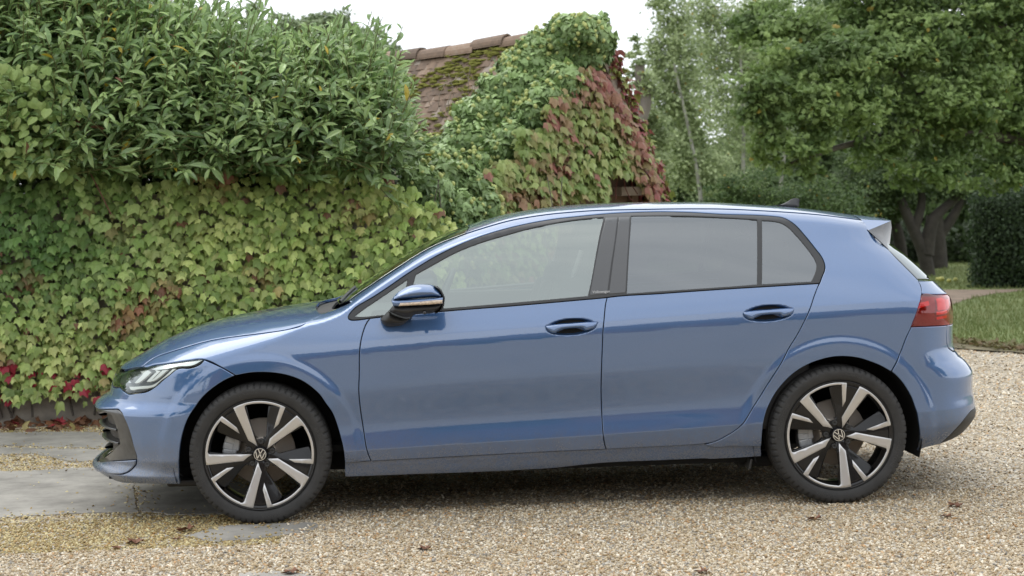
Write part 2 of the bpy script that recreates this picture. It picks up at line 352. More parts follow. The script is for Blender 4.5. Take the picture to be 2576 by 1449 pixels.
FRAME = {'trim_top':[[1.2394,1.007],[1.2578,1.0398],[1.2735,1.0662],[1.2785,1.0849],[1.2775,1.1039],[1.2684,1.1312],[1.2531,1.1561],[1.2288,1.1951],[1.2016,1.2355],[1.1784,1.2671],[1.1591,1.2864],[1.1401,1.3013],[1.1207,1.3107],[1.0828,1.3172],[1.0271,1.3231],[0.9704,1.3269],[0.8517,1.3328],[0.7048,1.345],[0.5565,1.3522],[0.4562,1.3528],[0.3555,1.3514],[0.1531,1.3395],[0.0567,1.3315],[-0.0573,1.3158],[-0.1709,1.2935],[-0.2839,1.2637],[-0.3966,1.2237],[-0.5086,1.1714],[-0.6201,1.1081],[-0.7309,1.0371],[-0.7859,1.0039],[-0.8443,0.973]],'hatch':[[1.5345,1.3144],[1.4908,1.2974],[1.4967,1.2699],[1.5286,1.2382],[1.5802,1.194],[1.6146,1.1479],[1.6343,1.1159],[1.664,1.077],[1.6902,1.0436],[1.7166,1.0062],[1.7209,0.9891],[1.7193,0.9682],[1.7099,0.9452]],'tl':[[1.708,0.9434],[1.7013,0.9266],[1.6924,0.9082],[1.6783,0.8733],[1.6662,0.8449],[1.6574,0.8246],[1.648,0.8009]],'rj':[[1.648,0.8009],[1.6256,0.7568],[1.6121,0.7251],[1.5914,0.6739],[1.5711,0.6341],[1.5514,0.6]],'arch':[[1.5514,0.6],[1.501,0.6295],[1.4543,0.6495],[1.4135,0.6641],[1.367,0.6737],[1.3205,0.6775],[1.2742,0.6749],[1.222,0.6639],[1.17,0.6459],[1.124,0.6213],[1.0838,0.5907],[1.0494,0.5552],[1.0206,0.5185],[0.997,0.4789],[0.9757,0.4338],[0.9627,0.3886],[0.9579,0.3357],[0.956,0.2712]],'sillj':[[0.956,0.2712],[0.8215,0.2769],[0.7288,0.2773],[0.6963,0.2896]]}
SILL = {'top':[[-0.9344,0.2613],[-0.816,0.265],[-0.5528,0.2701],[-0.2902,0.2753],[0.0262,0.281],[0.245,0.2831],[0.4297,0.2864],[0.6073,0.2891],[0.6963,0.2896],[0.7288,0.2765],[0.8216,0.2761],[0.9561,0.2706]],'bot':[[0.9569,0.2271],[0.7887,0.2205],[0.503,0.2181],[0.2183,0.2159],[0.0267,0.1959],[-0.1324,0.1908],[-0.3968,0.1881],[-0.6598,0.1912],[-0.9354,0.1954]]}
BUMPER_F = {'bj':[[-0.2268,0.7482],[-0.144,0.7184],[-0.0627,0.675]],'arch':[[-0.0627,0.675],[-0.122,0.6523],[-0.1692,0.6259],[-0.2166,0.5923],[-0.2567,0.5514],[-0.2869,0.5108],[-0.3114,0.4695],[-0.3334,0.4139],[-0.348,0.3581],[-0.3574,0.295],[-0.3662,0.238],[-0.3696,0.1905]],'bot':[[-0.3703,0.1882],[-0.4926,0.1867],[-0.6485,0.1801],[-0.7633,0.1718],[-0.9075,0.1871],[-1.0036,0.1957]],'lampbot':[[-0.9447,0.5979],[-0.8511,0.6039],[-0.8025,0.5973],[-0.7499,0.5919],[-0.7179,0.5867],[-0.6159,0.5938],[-0.5482,0.6035],[-0.5159,0.6148],[-0.4773,0.6357],[-0.4408,0.6609],[-0.403,0.6856],[-0.3735,0.7061],[-0.2898,0.7126],[-0.2647,0.7191],[-0.2345,0.7366]]}
LAMP = [[-0.7107,0.7022],[-0.951,0.6811],[-1.3596,0.6489],[-1.3626,0.632],[-1.2896,0.6207],[-1.2684,0.6057],[-1.2775,0.5883],[-1.0622,0.5901],[-0.9447,0.5979],[-0.8511,0.6039],[-0.8025,0.5973],[-0.7499,0.5919],[-0.7179,0.5867],[-0.6159,0.5938],[-0.5482,0.6035],[-0.5159,0.6148],[-0.4773,0.6357],[-0.4408,0.6609],[-0.403,0.6856],[-0.3735,0.7061],[-0.2898,0.7126],[-0.2647,0.7191],[-0.2345,0.7366],[-0.227,0.7495],[-0.2509,0.7496],[-0.3151,0.7439],[-0.4028,0.734],[-0.4791,0.7257],[-0.5717,0.7165]]
LAMP_SIG = {'strip':[[-0.5847,0.6972],[-0.4965,0.7167],[-0.3952,0.7273],[-0.2408,0.7446],[-0.2775,0.7265],[-0.3854,0.7156],[-0.4062,0.7116],[-0.5607,0.697]],'hook':[[-0.7463,0.6132],[-0.5955,0.6253],[-0.5088,0.6364],[-0.4548,0.6666],[-0.4223,0.6911],[-0.4063,0.7045],[-0.3846,0.7065],[-0.4149,0.6824],[-0.4698,0.6511],[-0.5032,0.6274],[-0.54,0.6185],[-0.6262,0.6102],[-0.7135,0.6034]],'chev1':[[-0.7179,0.6801],[-0.594,0.6896],[-0.5671,0.6853],[-0.5858,0.67],[-0.6535,0.6355],[-0.6964,0.6337],[-0.6524,0.6691],[-0.6547,0.6747]],'chev2':[[-0.5449,0.6963],[-0.4913,0.6945],[-0.5097,0.6765],[-0.5416,0.6463],[-0.5732,0.6458],[-0.538,0.6753],[-0.5215,0.6889]],'chev3':[[-0.4777,0.6979],[-0.4361,0.7022],[-0.4754,0.6719],[-0.5171,0.6512],[-0.5473,0.6467],[-0.5057,0.6709]],'chev4':[[-0.9359,0.6574],[-0.8704,0.6614],[-0.8158,0.6501],[-0.8155,0.6413],[-0.7456,0.6311],[-0.7751,0.6276],[-0.8705,0.6377]]}
INTAKE = {'black':[[-1.0741,0.4919],[-0.9297,0.5059],[-0.7843,0.5177],[-0.7242,0.5195],[-0.6788,0.5061],[-0.6536,0.4723],[-0.6305,0.4165],[-0.6152,0.3495],[-0.6031,0.2967],[-0.6102,0.2748],[-0.653,0.2436],[-0.6897,0.2295],[-0.7507,0.2225],[-0.8844,0.2164],[-1.0383,0.2039]],'lip':[[-1.1612,0.2187],[-1.1136,0.2386],[-0.8515,0.2683],[-0.7076,0.2849],[-0.6044,0.2959],[-0.6102,0.2748],[-0.653,0.2436],[-0.6897,0.2295],[-0.7505,0.2215],[-0.8859,0.2151],[-1.0383,0.2039],[-1.0821,0.2141]],'hole':[[-1.0391,0.4729],[-0.835,0.4898],[-0.803,0.4837],[-0.7846,0.4599],[-0.775,0.4316],[-0.7625,0.3964],[-0.759,0.3714],[-0.7706,0.3504],[-0.9008,0.3068],[-1.1212,0.2557]]}
BUMPER_R = {'tj':[[0.3267,0.8009],[0.3036,0.7568],[0.2897,0.7251],[0.2684,0.6739],[0.2474,0.6341],[0.2267,0.6]],'arch':[[0.2267,0.6],[0.2551,0.576],[0.2806,0.5492],[0.3053,0.5137],[0.3259,0.4756],[0.34,0.4348],[0.3531,0.3937],[0.3662,0.3459],[0.3836,0.2851],[0.3993,0.2353],[0.3946,0.2201]],'bot':[[0.3977,0.2213],[0.4202,0.2303],[0.5135,0.2462],[0.5636,0.2532],[0.7487,0.2699]],'tlb':[[0.3267,0.8009],[0.4262,0.8004],[0.5746,0.796]],'gate':[[0.5607,0.7919],[0.5543,0.7588],[0.5571,0.7251],[0.5755,0.6901],[0.6357,0.6657]],'dif':[[0.5116,0.2417],[0.5482,0.2727],[0.5744,0.3123],[0.6016,0.3479],[0.6653,0.3835],[0.7597,0.3921]]}
TAIL = {'l':[[0.4023,0.9434],[0.3886,0.9266],[0.3757,0.9082],[0.3584,0.8733],[0.3455,0.8449],[0.3365,0.8246],[0.3267,0.8009]],'b':[[0.3267,0.8009],[0.4262,0.8004],[0.5661,0.7966],[0.6639,0.7924]],'t':[[0.4047,0.9447],[0.5146,0.94],[0.7258,0.9302]]}
GATE = {'l':[[0.4479,1.0046],[0.4449,0.9885],[0.4272,0.9678],[0.4058,0.946]],'glass':[[0.393,1.1469],[0.3993,1.1159],[0.4176,1.077],[0.4345,1.0436],[0.4504,1.0072]],'gt':[[0.4479,1.0046],[0.5508,0.9999],[0.6655,0.9945]]}
MIRROR = {'cap':[[-0.7032,0.9969],[-0.6902,1.0138],[-0.6739,1.0293],[-0.6523,1.042],[-0.6255,1.0545],[-0.5882,1.0609],[-0.5537,1.0599],[-0.5141,1.0527],[-0.4985,1.0402],[-0.4857,1.0239],[-0.4795,1.0091],[-0.477,1.0037],[-0.5686,1.0018],[-0.635,0.9989]],'band':[[-0.7026,0.9961],[-0.635,0.9984],[-0.477,1.0034],[-0.4796,0.9758],[-0.6092,0.9729],[-0.6729,0.9721],[-0.6954,0.9727]],'lens':[[-0.6645,0.9865],[-0.5955,0.9885],[-0.4892,0.9942],[-0.4791,0.9939],[-0.4803,0.978],[-0.5428,0.975],[-0.6092,0.9742],[-0.6729,0.9721]],'low':[[-0.6954,0.9725],[-0.6092,0.9726],[-0.4796,0.9753],[-0.4849,0.9587],[-0.4932,0.9442],[-0.5121,0.9341],[-0.5441,0.9292],[-0.5972,0.9281],[-0.6053,0.9249],[-0.6161,0.9159],[-0.6374,0.9152],[-0.6637,0.9213],[-0.6873,0.9313],[-0.7055,0.9425],[-0.7132,0.952]],'rimb':[[-0.5141,1.0532],[-0.4931,1.0454],[-0.4777,1.0263],[-0.469,1.0048],[-0.4695,0.9862],[-0.4755,0.9597],[-0.4906,0.9415],[-0.5122,0.9315],[-0.4932,0.9442],[-0.4849,0.9587],[-0.4796,0.9758],[-0.477,1.0037],[-0.4795,1.0091],[-0.4857,1.0239],[-0.4985,1.0402]],'stalk':[[-0.7145,0.9464],[-0.7062,0.9376],[-0.6879,0.9263],[-0.6641,0.9162],[-0.6375,0.91],[-0.6161,0.9108],[-0.6271,0.9009],[-0.6653,0.8724],[-0.6868,0.8704],[-0.7268,0.8721],[-0.7401,0.8774],[-0.7503,0.8911],[-0.756,0.9074],[-0.7415,0.9203]],'cam':[[-0.5597,0.9409]]}
FIN = [[1.2108,1.3626],[1.2487,1.3648],[1.2733,1.3749],[1.2979,1.3893],[1.3224,1.3956],[1.3359,1.3931],[1.3401,1.3866],[1.3355,1.3706],[1.3314,1.3509]]
SPOIL = {'a':[[1.5345,-0.176,1.3144],[1.5286,-0.5954,1.2382],[1.6156,-0.6294,1.1489]],'b':[[1.6647,-0.5,1.2783],[1.6683,-0.5,1.2472],[1.6551,-0.5,1.1473]]}
TXT = [[0.2029,0.9969],[0.2583,0.9975]]
GLASS_O = {'quarterlight':[[-0.8688,0.9206],[-0.825,0.9518],[-0.7591,0.9925],[-0.6984,1.0309],[-0.632,1.073],[-0.6429,1.0347],[-0.6585,0.9818],[-0.674,0.928],[-0.7607,0.9235],[-0.8419,0.9188]],'front':[[-0.5904,1.0965],[-0.5097,1.1385],[-0.3979,1.1934],[-0.2859,1.2328],[-0.1736,1.2625],[-0.0607,1.2897],[0.0526,1.3104],[0.1662,1.325],[0.281,1.332],[0.261,1.2759],[0.2286,1.1622],[0.2015,1.0548],[0.1801,0.983],[0.0293,0.9737],[-0.1895,0.9609],[-0.3532,0.9521],[-0.4838,0.9451],[-0.6359,0.9365],[-0.6236,0.9861],[-0.6054,1.0497]],'applf':[[0.292,1.3326],[0.3483,1.3331],[0.3243,1.2282],[0.2976,1.1182],[0.2698,0.9879],[0.1891,0.9839],[0.2075,1.0537],[0.2245,1.1201],[0.2589,1.2396]],'applr':[[0.3532,1.333],[0.4052,1.3336],[0.3843,1.2121],[0.3664,1.0924],[0.3524,0.9905],[0.276,0.9868],[0.3025,1.118],[0.3302,1.2377]],'rear':[[0.4136,1.3334],[0.5483,1.3314],[0.6974,1.3261],[0.8458,1.3154],[0.9949,1.3021],[0.9528,1.0138],[0.8051,1.0068],[0.6583,1.0012],[0.5117,0.9957],[0.3606,0.9893],[0.3737,1.0922],[0.3917,1.2119]],'quarter':[[1.0197,1.2975],[1.0686,1.2938],[1.107,1.2829],[1.1343,1.265],[1.1637,1.23],[1.1923,1.1903],[1.2196,1.146],[1.2344,1.1167],[1.2391,1.0927],[1.2321,1.069],[1.2165,1.0408],[1.2025,1.0198],[1.0504,1.0159],[0.9778,1.0141]]}
HANDLE_BAR = [[-0.0188,0.856],[0.0295,0.8615],[0.0995,0.8648],[0.1695,0.868],[0.215,0.8676],[0.2146,0.859],[0.207,0.8454],[0.1996,0.8369],[0.1679,0.8292],[0.1573,0.8278],[0.1473,0.8393],[0.1334,0.8406],[0.0809,0.8394],[0.051,0.8351],[0.0351,0.8278],[0.0261,0.8211],[0.0104,0.8216],[-0.0066,0.8325],[-0.0166,0.8448]]

# ---------------------------------------------------------------- panel builder
def in_poly(P, poly):
    x, y = P[:, 0], P[:, 1]; ins = np.zeros(len(P), bool); n = len(poly)
    for i in range(n):
        x1, y1 = poly[i]; x2, y2 = poly[(i+1) % n]
        if y1 == y2: continue
        c = ((y1 > y) != (y2 > y)) & (x < (x2-x1)*(y-y1)/(y2-y1)+x1); ins ^= c
    return ins
def area(p): x, y = p[:, 0], p[:, 1]; return .5*np.sum(x*np.roll(y, -1)-np.roll(x, -1)*y)
def dist_poly(P, poly):
    d = np.full(len(P), 1e9)
    for i in range(len(poly)):
        a = poly[i]; b = poly[(i+1) % len(poly)]; ab = b-a; t = np.clip(((P-a)@ab)/(ab@ab+1e-12), 0, 1)
        d = np.minimum(d, np.linalg.norm(P-a-t[:, None]*ab, axis=1))
    return d
def smooth_loop(pts, step=.02, ang=32, closed=True):
    """Catmull-Rom through the points, sharp corners kept"""
    P = np.array(pts, float)
    keep = [0]
    for i in range(1, len(P)):
        if np.linalg.norm(P[i]-P[keep[-1]]) > .0015: keep.append(i)
    P = P[keep]
    if closed and np.linalg.norm(P[0]-P[-1]) < .0015: P = P[:-1]
    n = len(P); corner = np.zeros(n, bool)
    for i in range(n):
        a = P[i]-P[i-1]; b = P[(i+1) % n]-P[i]
        c = (a@b)/(np.linalg.norm(a)*np.linalg.norm(b)+1e-12); corner[i] = math.degrees(math.acos(np.clip(c, -1, 1))) > ang
    if not closed: corner[0] = corner[-1] = True
    out = []
    for i in range(n if closed else n-1):
        p1 = P[i]; p2 = P[(i+1) % n]
        p0 = P[i-1] if not corner[i] else 2*p1-p2
        p3 = P[(i+2) % n] if not corner[(i+1) % n] else 2*p2-p1
        L = np.linalg.norm(p2-p1); m = max(1, int(math.ceil(L/step)))
        # centripetal-ish tangents scaled to the segment
        def tan(a, b, c):
            d1 = np.linalg.norm(b-a)+1e-9; d2 = np.linalg.norm(c-b)+1e-9
            return ((b-a)/d1*d2+(c-b)/d2*d1)/(d1+d2)
        t1 = tan(p0, p1, p2)*L; t2 = tan(p1, p2, p3)*L
        for k in range(m):
            t = k/m; out.append((2*t**3-3*t**2+1)*p1+(t**3-2*t**2+t)*t1+(-2*t**3+3*t**2)*p2+(t**3-t**2)*t2)
    if not closed: out.append(P[-1])
    return np.array(out)
def offset(poly, d):
    n = len(poly); s = 1 if area(poly) > 0 else -1
    e = np.roll(poly, -1, 0)-poly; L = np.linalg.norm(e, axis=1)[:, None]+1e-9; nn = np.stack([-e[:, 1], e[:, 0]], 1)/L*s
    p = np.roll(nn, 1, 0)
    return poly+(nn+p)/np.maximum(1+(nn*p).sum(1)[:, None], .35)*d
FC, RC = -1.35, 1.35
def surf(dom, A, feat=True, off=0.0):
    A = np.asarray(A, float); s, t = A[:, 0], A[:, 1]
    if dom == 'side':
        return np.stack([s, -body_y(s, t, feat)-off, t], 1)
    if dom == 'top':
        hi = ztop(s)-1e-5; lo = hi-.33; y = np.abs(t)
        for _ in range(26):
            m = .5*(lo+hi); g = body_y(s, m, feat) > y; lo = np.where(g, m, lo); hi = np.where(g, hi, m)
        return np.stack([s, t, .5*(lo+hi)+off], 1)
    cx = FC if dom == 'nose' else RC
    lo = np.full(len(s), .15); hi = np.full(len(s), 1.4); sa, ca = np.sin(s), np.cos(s)
    for _ in range(26):
        m = .5*(lo+hi); b = body_y(cx+m*sa, t, feat); g = (m*np.abs(ca) < b) & (b > 1e-6)
        lo = np.where(g, m, lo); hi = np.where(g, hi, m)
    m = .5*(lo+hi)+off
    return np.stack([cx+m*sa, -m*ca, t], 1)
def nrm(P, feat=True):
    x, y, z = P.T; h = .0015
    sx = (body_y(x+h, z, feat)-body_y(x-h, z, feat))/(2*h); sz = (body_y(x, z+h, feat)-body_y(x, z-h, feat))/(2*h)
    n = np.stack([-sx, np.where(y < 0, -1.0, 1.0), -sz], 1)
    n[np.abs(y) < .02, 1] *= .0
    return n/np.linalg.norm(n, axis=1)[:, None]
def panel(name, dom, loop, mat, parent, holes=(), creases=(), grid=.022, gap=.002, bevel=.003, depth=.014, feat=True, off=0.0, refine=(), mirror=False, both=False, smooth=True, disp=None, **k):
    """one skin panel cut out of the body surface, with rolled edges turned inwards"""
    loops = [smooth_loop(loop, grid) if smooth else np.array(loop, float)]+[smooth_loop(h, grid) if smooth else np.array(h, float) for h in holes]
    sc = 1.0 if dom in ('side', 'top') else 1/.8
    rings = []
    for i, L in enumerate(loops):
        if area(L) < 0: L = L[::-1]
        sgn = 1 if i == 0 else -1
        o = offset(L, sgn*gap*sc); rings.append((o, offset(o, sgn*bevel*sc)))
    V2 = []; E = []
    def add(loop, closed=True):
        b = len(V2); V2.extend(loop.tolist()); m = len(loop)
        E.extend([(b+j, b+(j+1) % m) for j in range(m if closed else m-1)]); return b
    ringidx = []
    for o, inn in rings:
        b = add(o); ringidx.append((b, len(o))); add(inn)
    inner = rings[0][1]
    lo = inner.min(0); hi = inner.max(0)
    def grid_pts(lo, hi, g):
        gx, gy = np.meshgrid(np.arange(lo[0], hi[0], g), np.arange(lo[1], hi[1], g*.87)); gx = gx+(np.arange(gx.shape[0]) % 2)[:, None]*g/2
        return np.stack([gx.ravel(), gy.ravel()], 1)
    G = [grid_pts(lo, hi, grid*(sc if sc > 1 else 1))]
    for (rx0, ry0, rx1, ry1, g) in refine:
        q = G[0]; G[0] = q[~((q[:, 0] > rx0) & (q[:, 0] < rx1) & (q[:, 1] > ry0) & (q[:, 1] < ry1))]
        G.append(grid_pts(np.array([rx0, ry0]), np.array([rx1, ry1]), g))
    cl = []
    for c in creases:
        c = np.array(c, float)
        for d in (-.0035, 0, .0035): cl.append(c+np.array([0, d]))
    if dom == 'side' and grid < .03 and feat:
        g0 = np.concatenate(G)
        for sx in (-1, 1):
            q = np.hypot(g0[:, 0]-sx*HUBX, g0[:, 1]-HUBZ); g0 = g0[~((q > .372) & (q < .49) & (g0[:, 1] > .22))]
        rg = [g0]
        for sx in (-1, 1):
            for kk, rr in enumerate((.388, .405, .422, .431, .440, .449, .458, .467, .478)):
                a = (np.arange(int(rr*2*np.pi/.013))+.5*(kk % 2))*.013/rr
                p = np.stack([sx*HUBX+rr*np.cos(a), HUBZ+rr*np.sin(a)], 1); rg.append(p[p[:, 1] > .22])
        G = rg
    G = np.concatenate(G+cl)
    ok = in_poly(G, inner)
    for i in range(len(rings)):
        ok &= dist_poly(G, rings[i][1]) > (.003 if len(cl) else grid*.3)
        if i: ok &= ~in_poly(G, rings[i][1])
    if cl:      # drop grid points that crowd a crease
        nc = sum(len(c) for c in cl); base = np.arange(len(G)) < len(G)-nc
        allc = np.concatenate([c for c in cl[1::3]])
        near = np.zeros(len(G), bool)
        for c in cl[1::3]:
            yc = np.interp(G[:, 0], c[:, 0], c[:, 1]); near |= (np.abs(G[:, 1]-yc) < .008) & (G[:, 0] > c[0, 0]) & (G[:, 0] < c[-1, 0])
        ok &= ~(base & near)
    V2.extend(G[ok].tolist())
    res = geometry.delaunay_2d_cdt([Vector(v) for v in V2], E, [], 0, 1e-6)
    W = np.array([tuple(v) for v in res[0]]); T = np.array([f for f in res[2] if len(f) == 3]); orig = res[3]
    cen = W[T].mean(1); keep = in_poly(cen, rings[0][0])
    for o, _ in rings[1:]: keep &= ~in_poly(cen, o)
    T = T[keep]
    d = W[T]; a2 = (d[:, 1, 0]-d[:, 0, 0])*(d[:, 2, 1]-d[:, 0, 1])-(d[:, 1, 1]-d[:, 0, 1])*(d[:, 2, 0]-d[:, 0, 0])
    T[a2 < 0] = T[a2 < 0][:, ::-1]
    back = {}
    for i, oo in enumerate(orig):
        for q in oo: back[q] = i
    P = surf(dom, W, feat, off); n = nrm(P, feat)
    if disp is not None: P = P+n*disp(W)[:, None]
    # outer rings drop a little and get a skirt
    nsk = []; sF = []; Vx = [P]; Nx = [n.copy()]; base = len(P)
    for (b, m) in ringidx:
        pr = [(back[b+j], back[b+m+j]) for j in range(m) if b+j in back and b+m+j in back]
        idx = np.array([q[0] for q in pr]); inn_i = np.array([q[1] for q in pr]); m = len(idx)
        P0 = P[idx].copy(); nn = n[idx]; out = P0-P[inn_i]; out -= nn*(out*nn).sum(1)[:, None]
        out /= np.linalg.norm(out, axis=1)[:, None]+1e-9
        Vx[0][idx] = P0-nn*bevel*.8
        Nx[0][idx] = (nn+out*1.2)/np.linalg.norm(nn+out*1.2, axis=1)[:, None]
        q0 = Vx[0][idx]; q1 = P0-nn*depth
        s = sum(len(v) for v in Vx); Vx += [q0, q1]; Nx += [out, out]
        for j in range(m):
            sF.append((s+j, s+(j+1) % m, s+m+(j+1) % m, s+m+j))
    V = np.concatenate(Vx); NN = np.concatenate(Nx)
    # orient triangles along normals
    fn = np.cross(V[T[:, 1]]-V[T[:, 0]], V[T[:, 2]]-V[T[:, 0]])
    flip = (fn*NN[T].mean(1)).sum(1) < 0; T[flip] = T[flip][:, ::-1]
    sF = np.array(sF); fn = np.cross(V[sF[:, 1]]-V[sF[:, 0]], V[sF[:, 2]]-V[sF[:, 0]]); flip = (fn*NN[sF].mean(1)).sum(1) < 0; sF[flip] = sF[flip][:, ::-1]
    outs = []
    for mir in ([False, True] if both else [mirror]):
        Vm = V.copy(); Nm = NN.copy(); Tm, Sm = T, sF
        if mir: Vm[:, 1] *= -1; Nm[:, 1] *= -1; Tm = T[:, ::-1]; Sm = sF[:, ::-1]
        me = mesh_np(name, Vm, [Tm, Sm], [mat])
        if len(me.vertices) == len(Nm): me.normals_split_custom_set_from_vertices([tuple(a) for a in Nm])
        outs.append(link(name, me, parent, **k))
    return outs
def pillow(name, loop, y0, bulge, edge, mat, parent, back=.02, grid=.008, tilt=(0, 0), both=True, surface=False, zx=None, power=.5):
    """a rounded shell over a side-view outline; rises from its rim to y0-bulge"""
    L = smooth_loop(loop, grid)
    if area(L) < 0: L = L[::-1]
    lo, hi = L.min(0), L.max(0)
    gx, gy = np.meshgrid(np.arange(lo[0], hi[0], grid), np.arange(lo[1], hi[1], grid*.87)); gx = gx+(np.arange(gx.shape[0]) % 2)[:, None]*grid/2
    G = np.stack([gx.ravel(), gy.ravel()], 1); L2 = offset(L, edge*.12)
    ok = in_poly(G, L2) & (dist_poly(G, L2) > grid*.35); G = G[ok]
    V2 = np.concatenate([L, L2, G]); m = len(L)
    E = [(j, (j+1) % m) for j in range(m)]+[(m+j, m+(j+1) % m) for j in range(m)]
    res = geometry.delaunay_2d_cdt([Vector(v) for v in V2], E, [], 0, 1e-6)
    W = np.array([tuple(v) for v in res[0]]); T = np.array([f for f in res[2] if len(f) == 3]); T = T[in_poly(W[T].mean(1), L)]
    d = np.clip(dist_poly(W, L)/edge, 0, 1); hgt = bulge*np.power(1-(1-d)**2, power)
    base = -body_y(W[:, 0], W[:, 1], False) if surface else np.zeros(len(W))
    y = base+y0+tilt[0]*(W[:, 0]-W[:, 0].mean())+tilt[1]*(W[:, 1]-W[:, 1].mean())-hgt
    V = np.stack([W[:, 0], y, W[:, 1]], 1)
    fn = np.cross(V[T[:, 1]]-V[T[:, 0]], V[T[:, 2]]-V[T[:, 0]]); f = fn[:, 1] > 0; T[f] = T[f][:, ::-1]
    bk = {}
    for i, oo in enumerate(res[3]):
        for q in oo: bk[q] = i
    idx = np.array([bk[j] for j in range(m) if j in bk]); s = len(V); B = V[idx].copy(); B[:, 1] += back
    V = np.concatenate([V, V[idx], B, [B.mean(0)]]); mm = len(idx)
    Q = np.array([(s+j, s+(j+1) % mm, s+mm+(j+1) % mm, s+mm+j) for j in range(mm)])
    K = np.array([(s+mm+j, s+mm+(j+1) % mm, s+2*mm) for j in range(mm)])
    r = []
    for mir in ([0, 1] if both else [0]):
        Vm = V.copy(); Tm, Qm, Km = T, Q, K
        if mir: Vm[:, 1] *= -1; Tm, Qm, Km = T[:, ::-1], Q[:, ::-1], K[:, ::-1]
        me = mesh_np(name, Vm, [Tm, Km, Qm], [mat]); me.polygons.foreach_set('use_smooth', np.concatenate([np.ones(len(T), bool), np.zeros(len(K)+len(Q), bool)]))
        r.append(link(name, me, parent[mir] if isinstance(parent, (list, tuple)) else parent))
    return r

# ---------------------------------------------------------------- the car
car = empty('car', (0, 0, 0), label='metallic blue five-door hatchback parked side-on across the gravel drive', cat='car')
def resamp(f, a, b, n=30): x = np.linspace(a, b, n); return np.stack([x, f(x)], 1)
def cat(*ls):
    o = []
    for l in ls:
        for p in l:
            if not o or abs(o[-1][0]-p[0])+abs(o[-1][1]-p[1]) > .0015: o.append(tuple(p))
    return o
SS = np.array(SCREEN_SIDE)
def seam_z(x):
    x = np.asarray(x, float); a = np.interp(x, SS[:, 0], SS[:, 1]); b = ztop(x)-np.interp(x, [-.5, 0, .5, 1.6], [.012, .022, .03, .028])
    a = np.minimum(a, ztop(x)-.010)
    t = sstep(-.62, -.40, x); return a*(1-t)+b*t
shoulder = [resamp(crease_z, -1.25, 1.75, 170)]
lower = [resamp(low_z, -2.1, 2.1, 240)]
lowc = lambda w: resamp(low_z, -2.1, 2.1, 120)
both_creases = [shoulder[0], lower[0]]
F, D, FR = FENDER, DOORS, FRAME
def below_top(l, m=.004): return [(x, min(z, float(ztop(x))-m)) for x, z in l]

# front wings
hz = below_top(F['hood'][:13], .003)
wing_top = hz+[(x, float(ztop(x))-.012) for x in (-1.06, -1.02, -.98, -.94)]
wing = cat(wing_top, [(-.912, seam_z(-.912)-.006)], F['joint'][1:], F['trim'][1:], F['gap'][1:], [(-.8159, .2665)], [(-.9344, .2625)], F['arch'][1:], F['bj'][1:], F['lamp'][1:])
panel('front_wing', 'side', wing, PAINT, car, creases=both_creases, grid=.011, both=True)
# doors
h1, h2 = HANDLES
fd = cat(D['top_f'], D['bgap'][::-1][1:], D['sill'][::-1][1:], F['gap'][::-1][1:])
doors_f = panel('front_door', 'side', fd, PAINT, car, creases=both_creases, grid=.02, both=True, refine=[(h1[0]-.13, h1[1]-.05, h1[0]+.13, h1[1]+.05, .0055)])
rd = cat(D['top_r'], D['rgap'][::-1][1:], D['bgap'])
doors_r = panel('rear_door', 'side', rd, PAINT, car, creases=both_creases, grid=.02, both=True, refine=[(h2[0]-.13, h2[1]-.05, h2[0]+.13, h2[1]+.05, .0055)])
# side frame: windscreen pillar, roof rail and rear quarter in one pressing
xs = np.concatenate([np.linspace(-.905, .2, 40), np.linspace(.24, 1.528, 30)])
top_edge = [(x, float(seam_z(x))-.001) for x in xs]
hatch = [p for p in FR['hatch'] if p[1] < 1.262]
frame = cat(top_edge, [(1.536, 1.268)], hatch, FR['tl'], FR['rj'][1:], FR['arch'][1:], FR['sillj'][1:], D['rgap'][4:], FR['trim_top'][1:], FR['joint'] if 'joint' in FR else [])
panel('side_frame', 'side', frame, PAINT, car, creases=both_creases, grid=.014, both=True, gap=.0015, refine=[(-.95, .93, -.25, 1.33, .0065)])
# sills
def sill_disp(W):
    t = np.interp(W[:, 0], [p[0] for p in SILL['top']], [p[1] for p in SILL['top']]); u = t-W[:, 1]
    return np.interp(u, [0, .004, .022, .026, .05, .08], [-.020, -.012, .008, .010, .004, -.012])
panel('sill', 'side', cat(SILL['top'], SILL['bot']), PAINT, car, grid=.009, both=True, disp=sill_disp, gap=.001)
# bonnet
hl = [tuple(p) for p in HOOD_LINE[:14]]+[(-1.045, .735), (-1.02, .70)]
edge = smooth_loop(hl, .02, closed=False)
half = [(-2.035, 0), (-2.03, .15), (-2.0, .27), (-1.955, .385), (-1.915, .465), (-1.885, .53)]
loop = [(a, -b) for a, b in half[1:]]+[(a, -b) for a, b in edge]+[(-1.045, -.55), (-1.075, -.25), (-1.08, 0), (-1.075, .25), (-1.045, .55)]+[(a, b) for a, b in edge[::-1]]+[(a, b) for a, b in half[::-1]]
panel('bonnet', 'top', loop, PAINT, car, grid=.022, smooth=False)
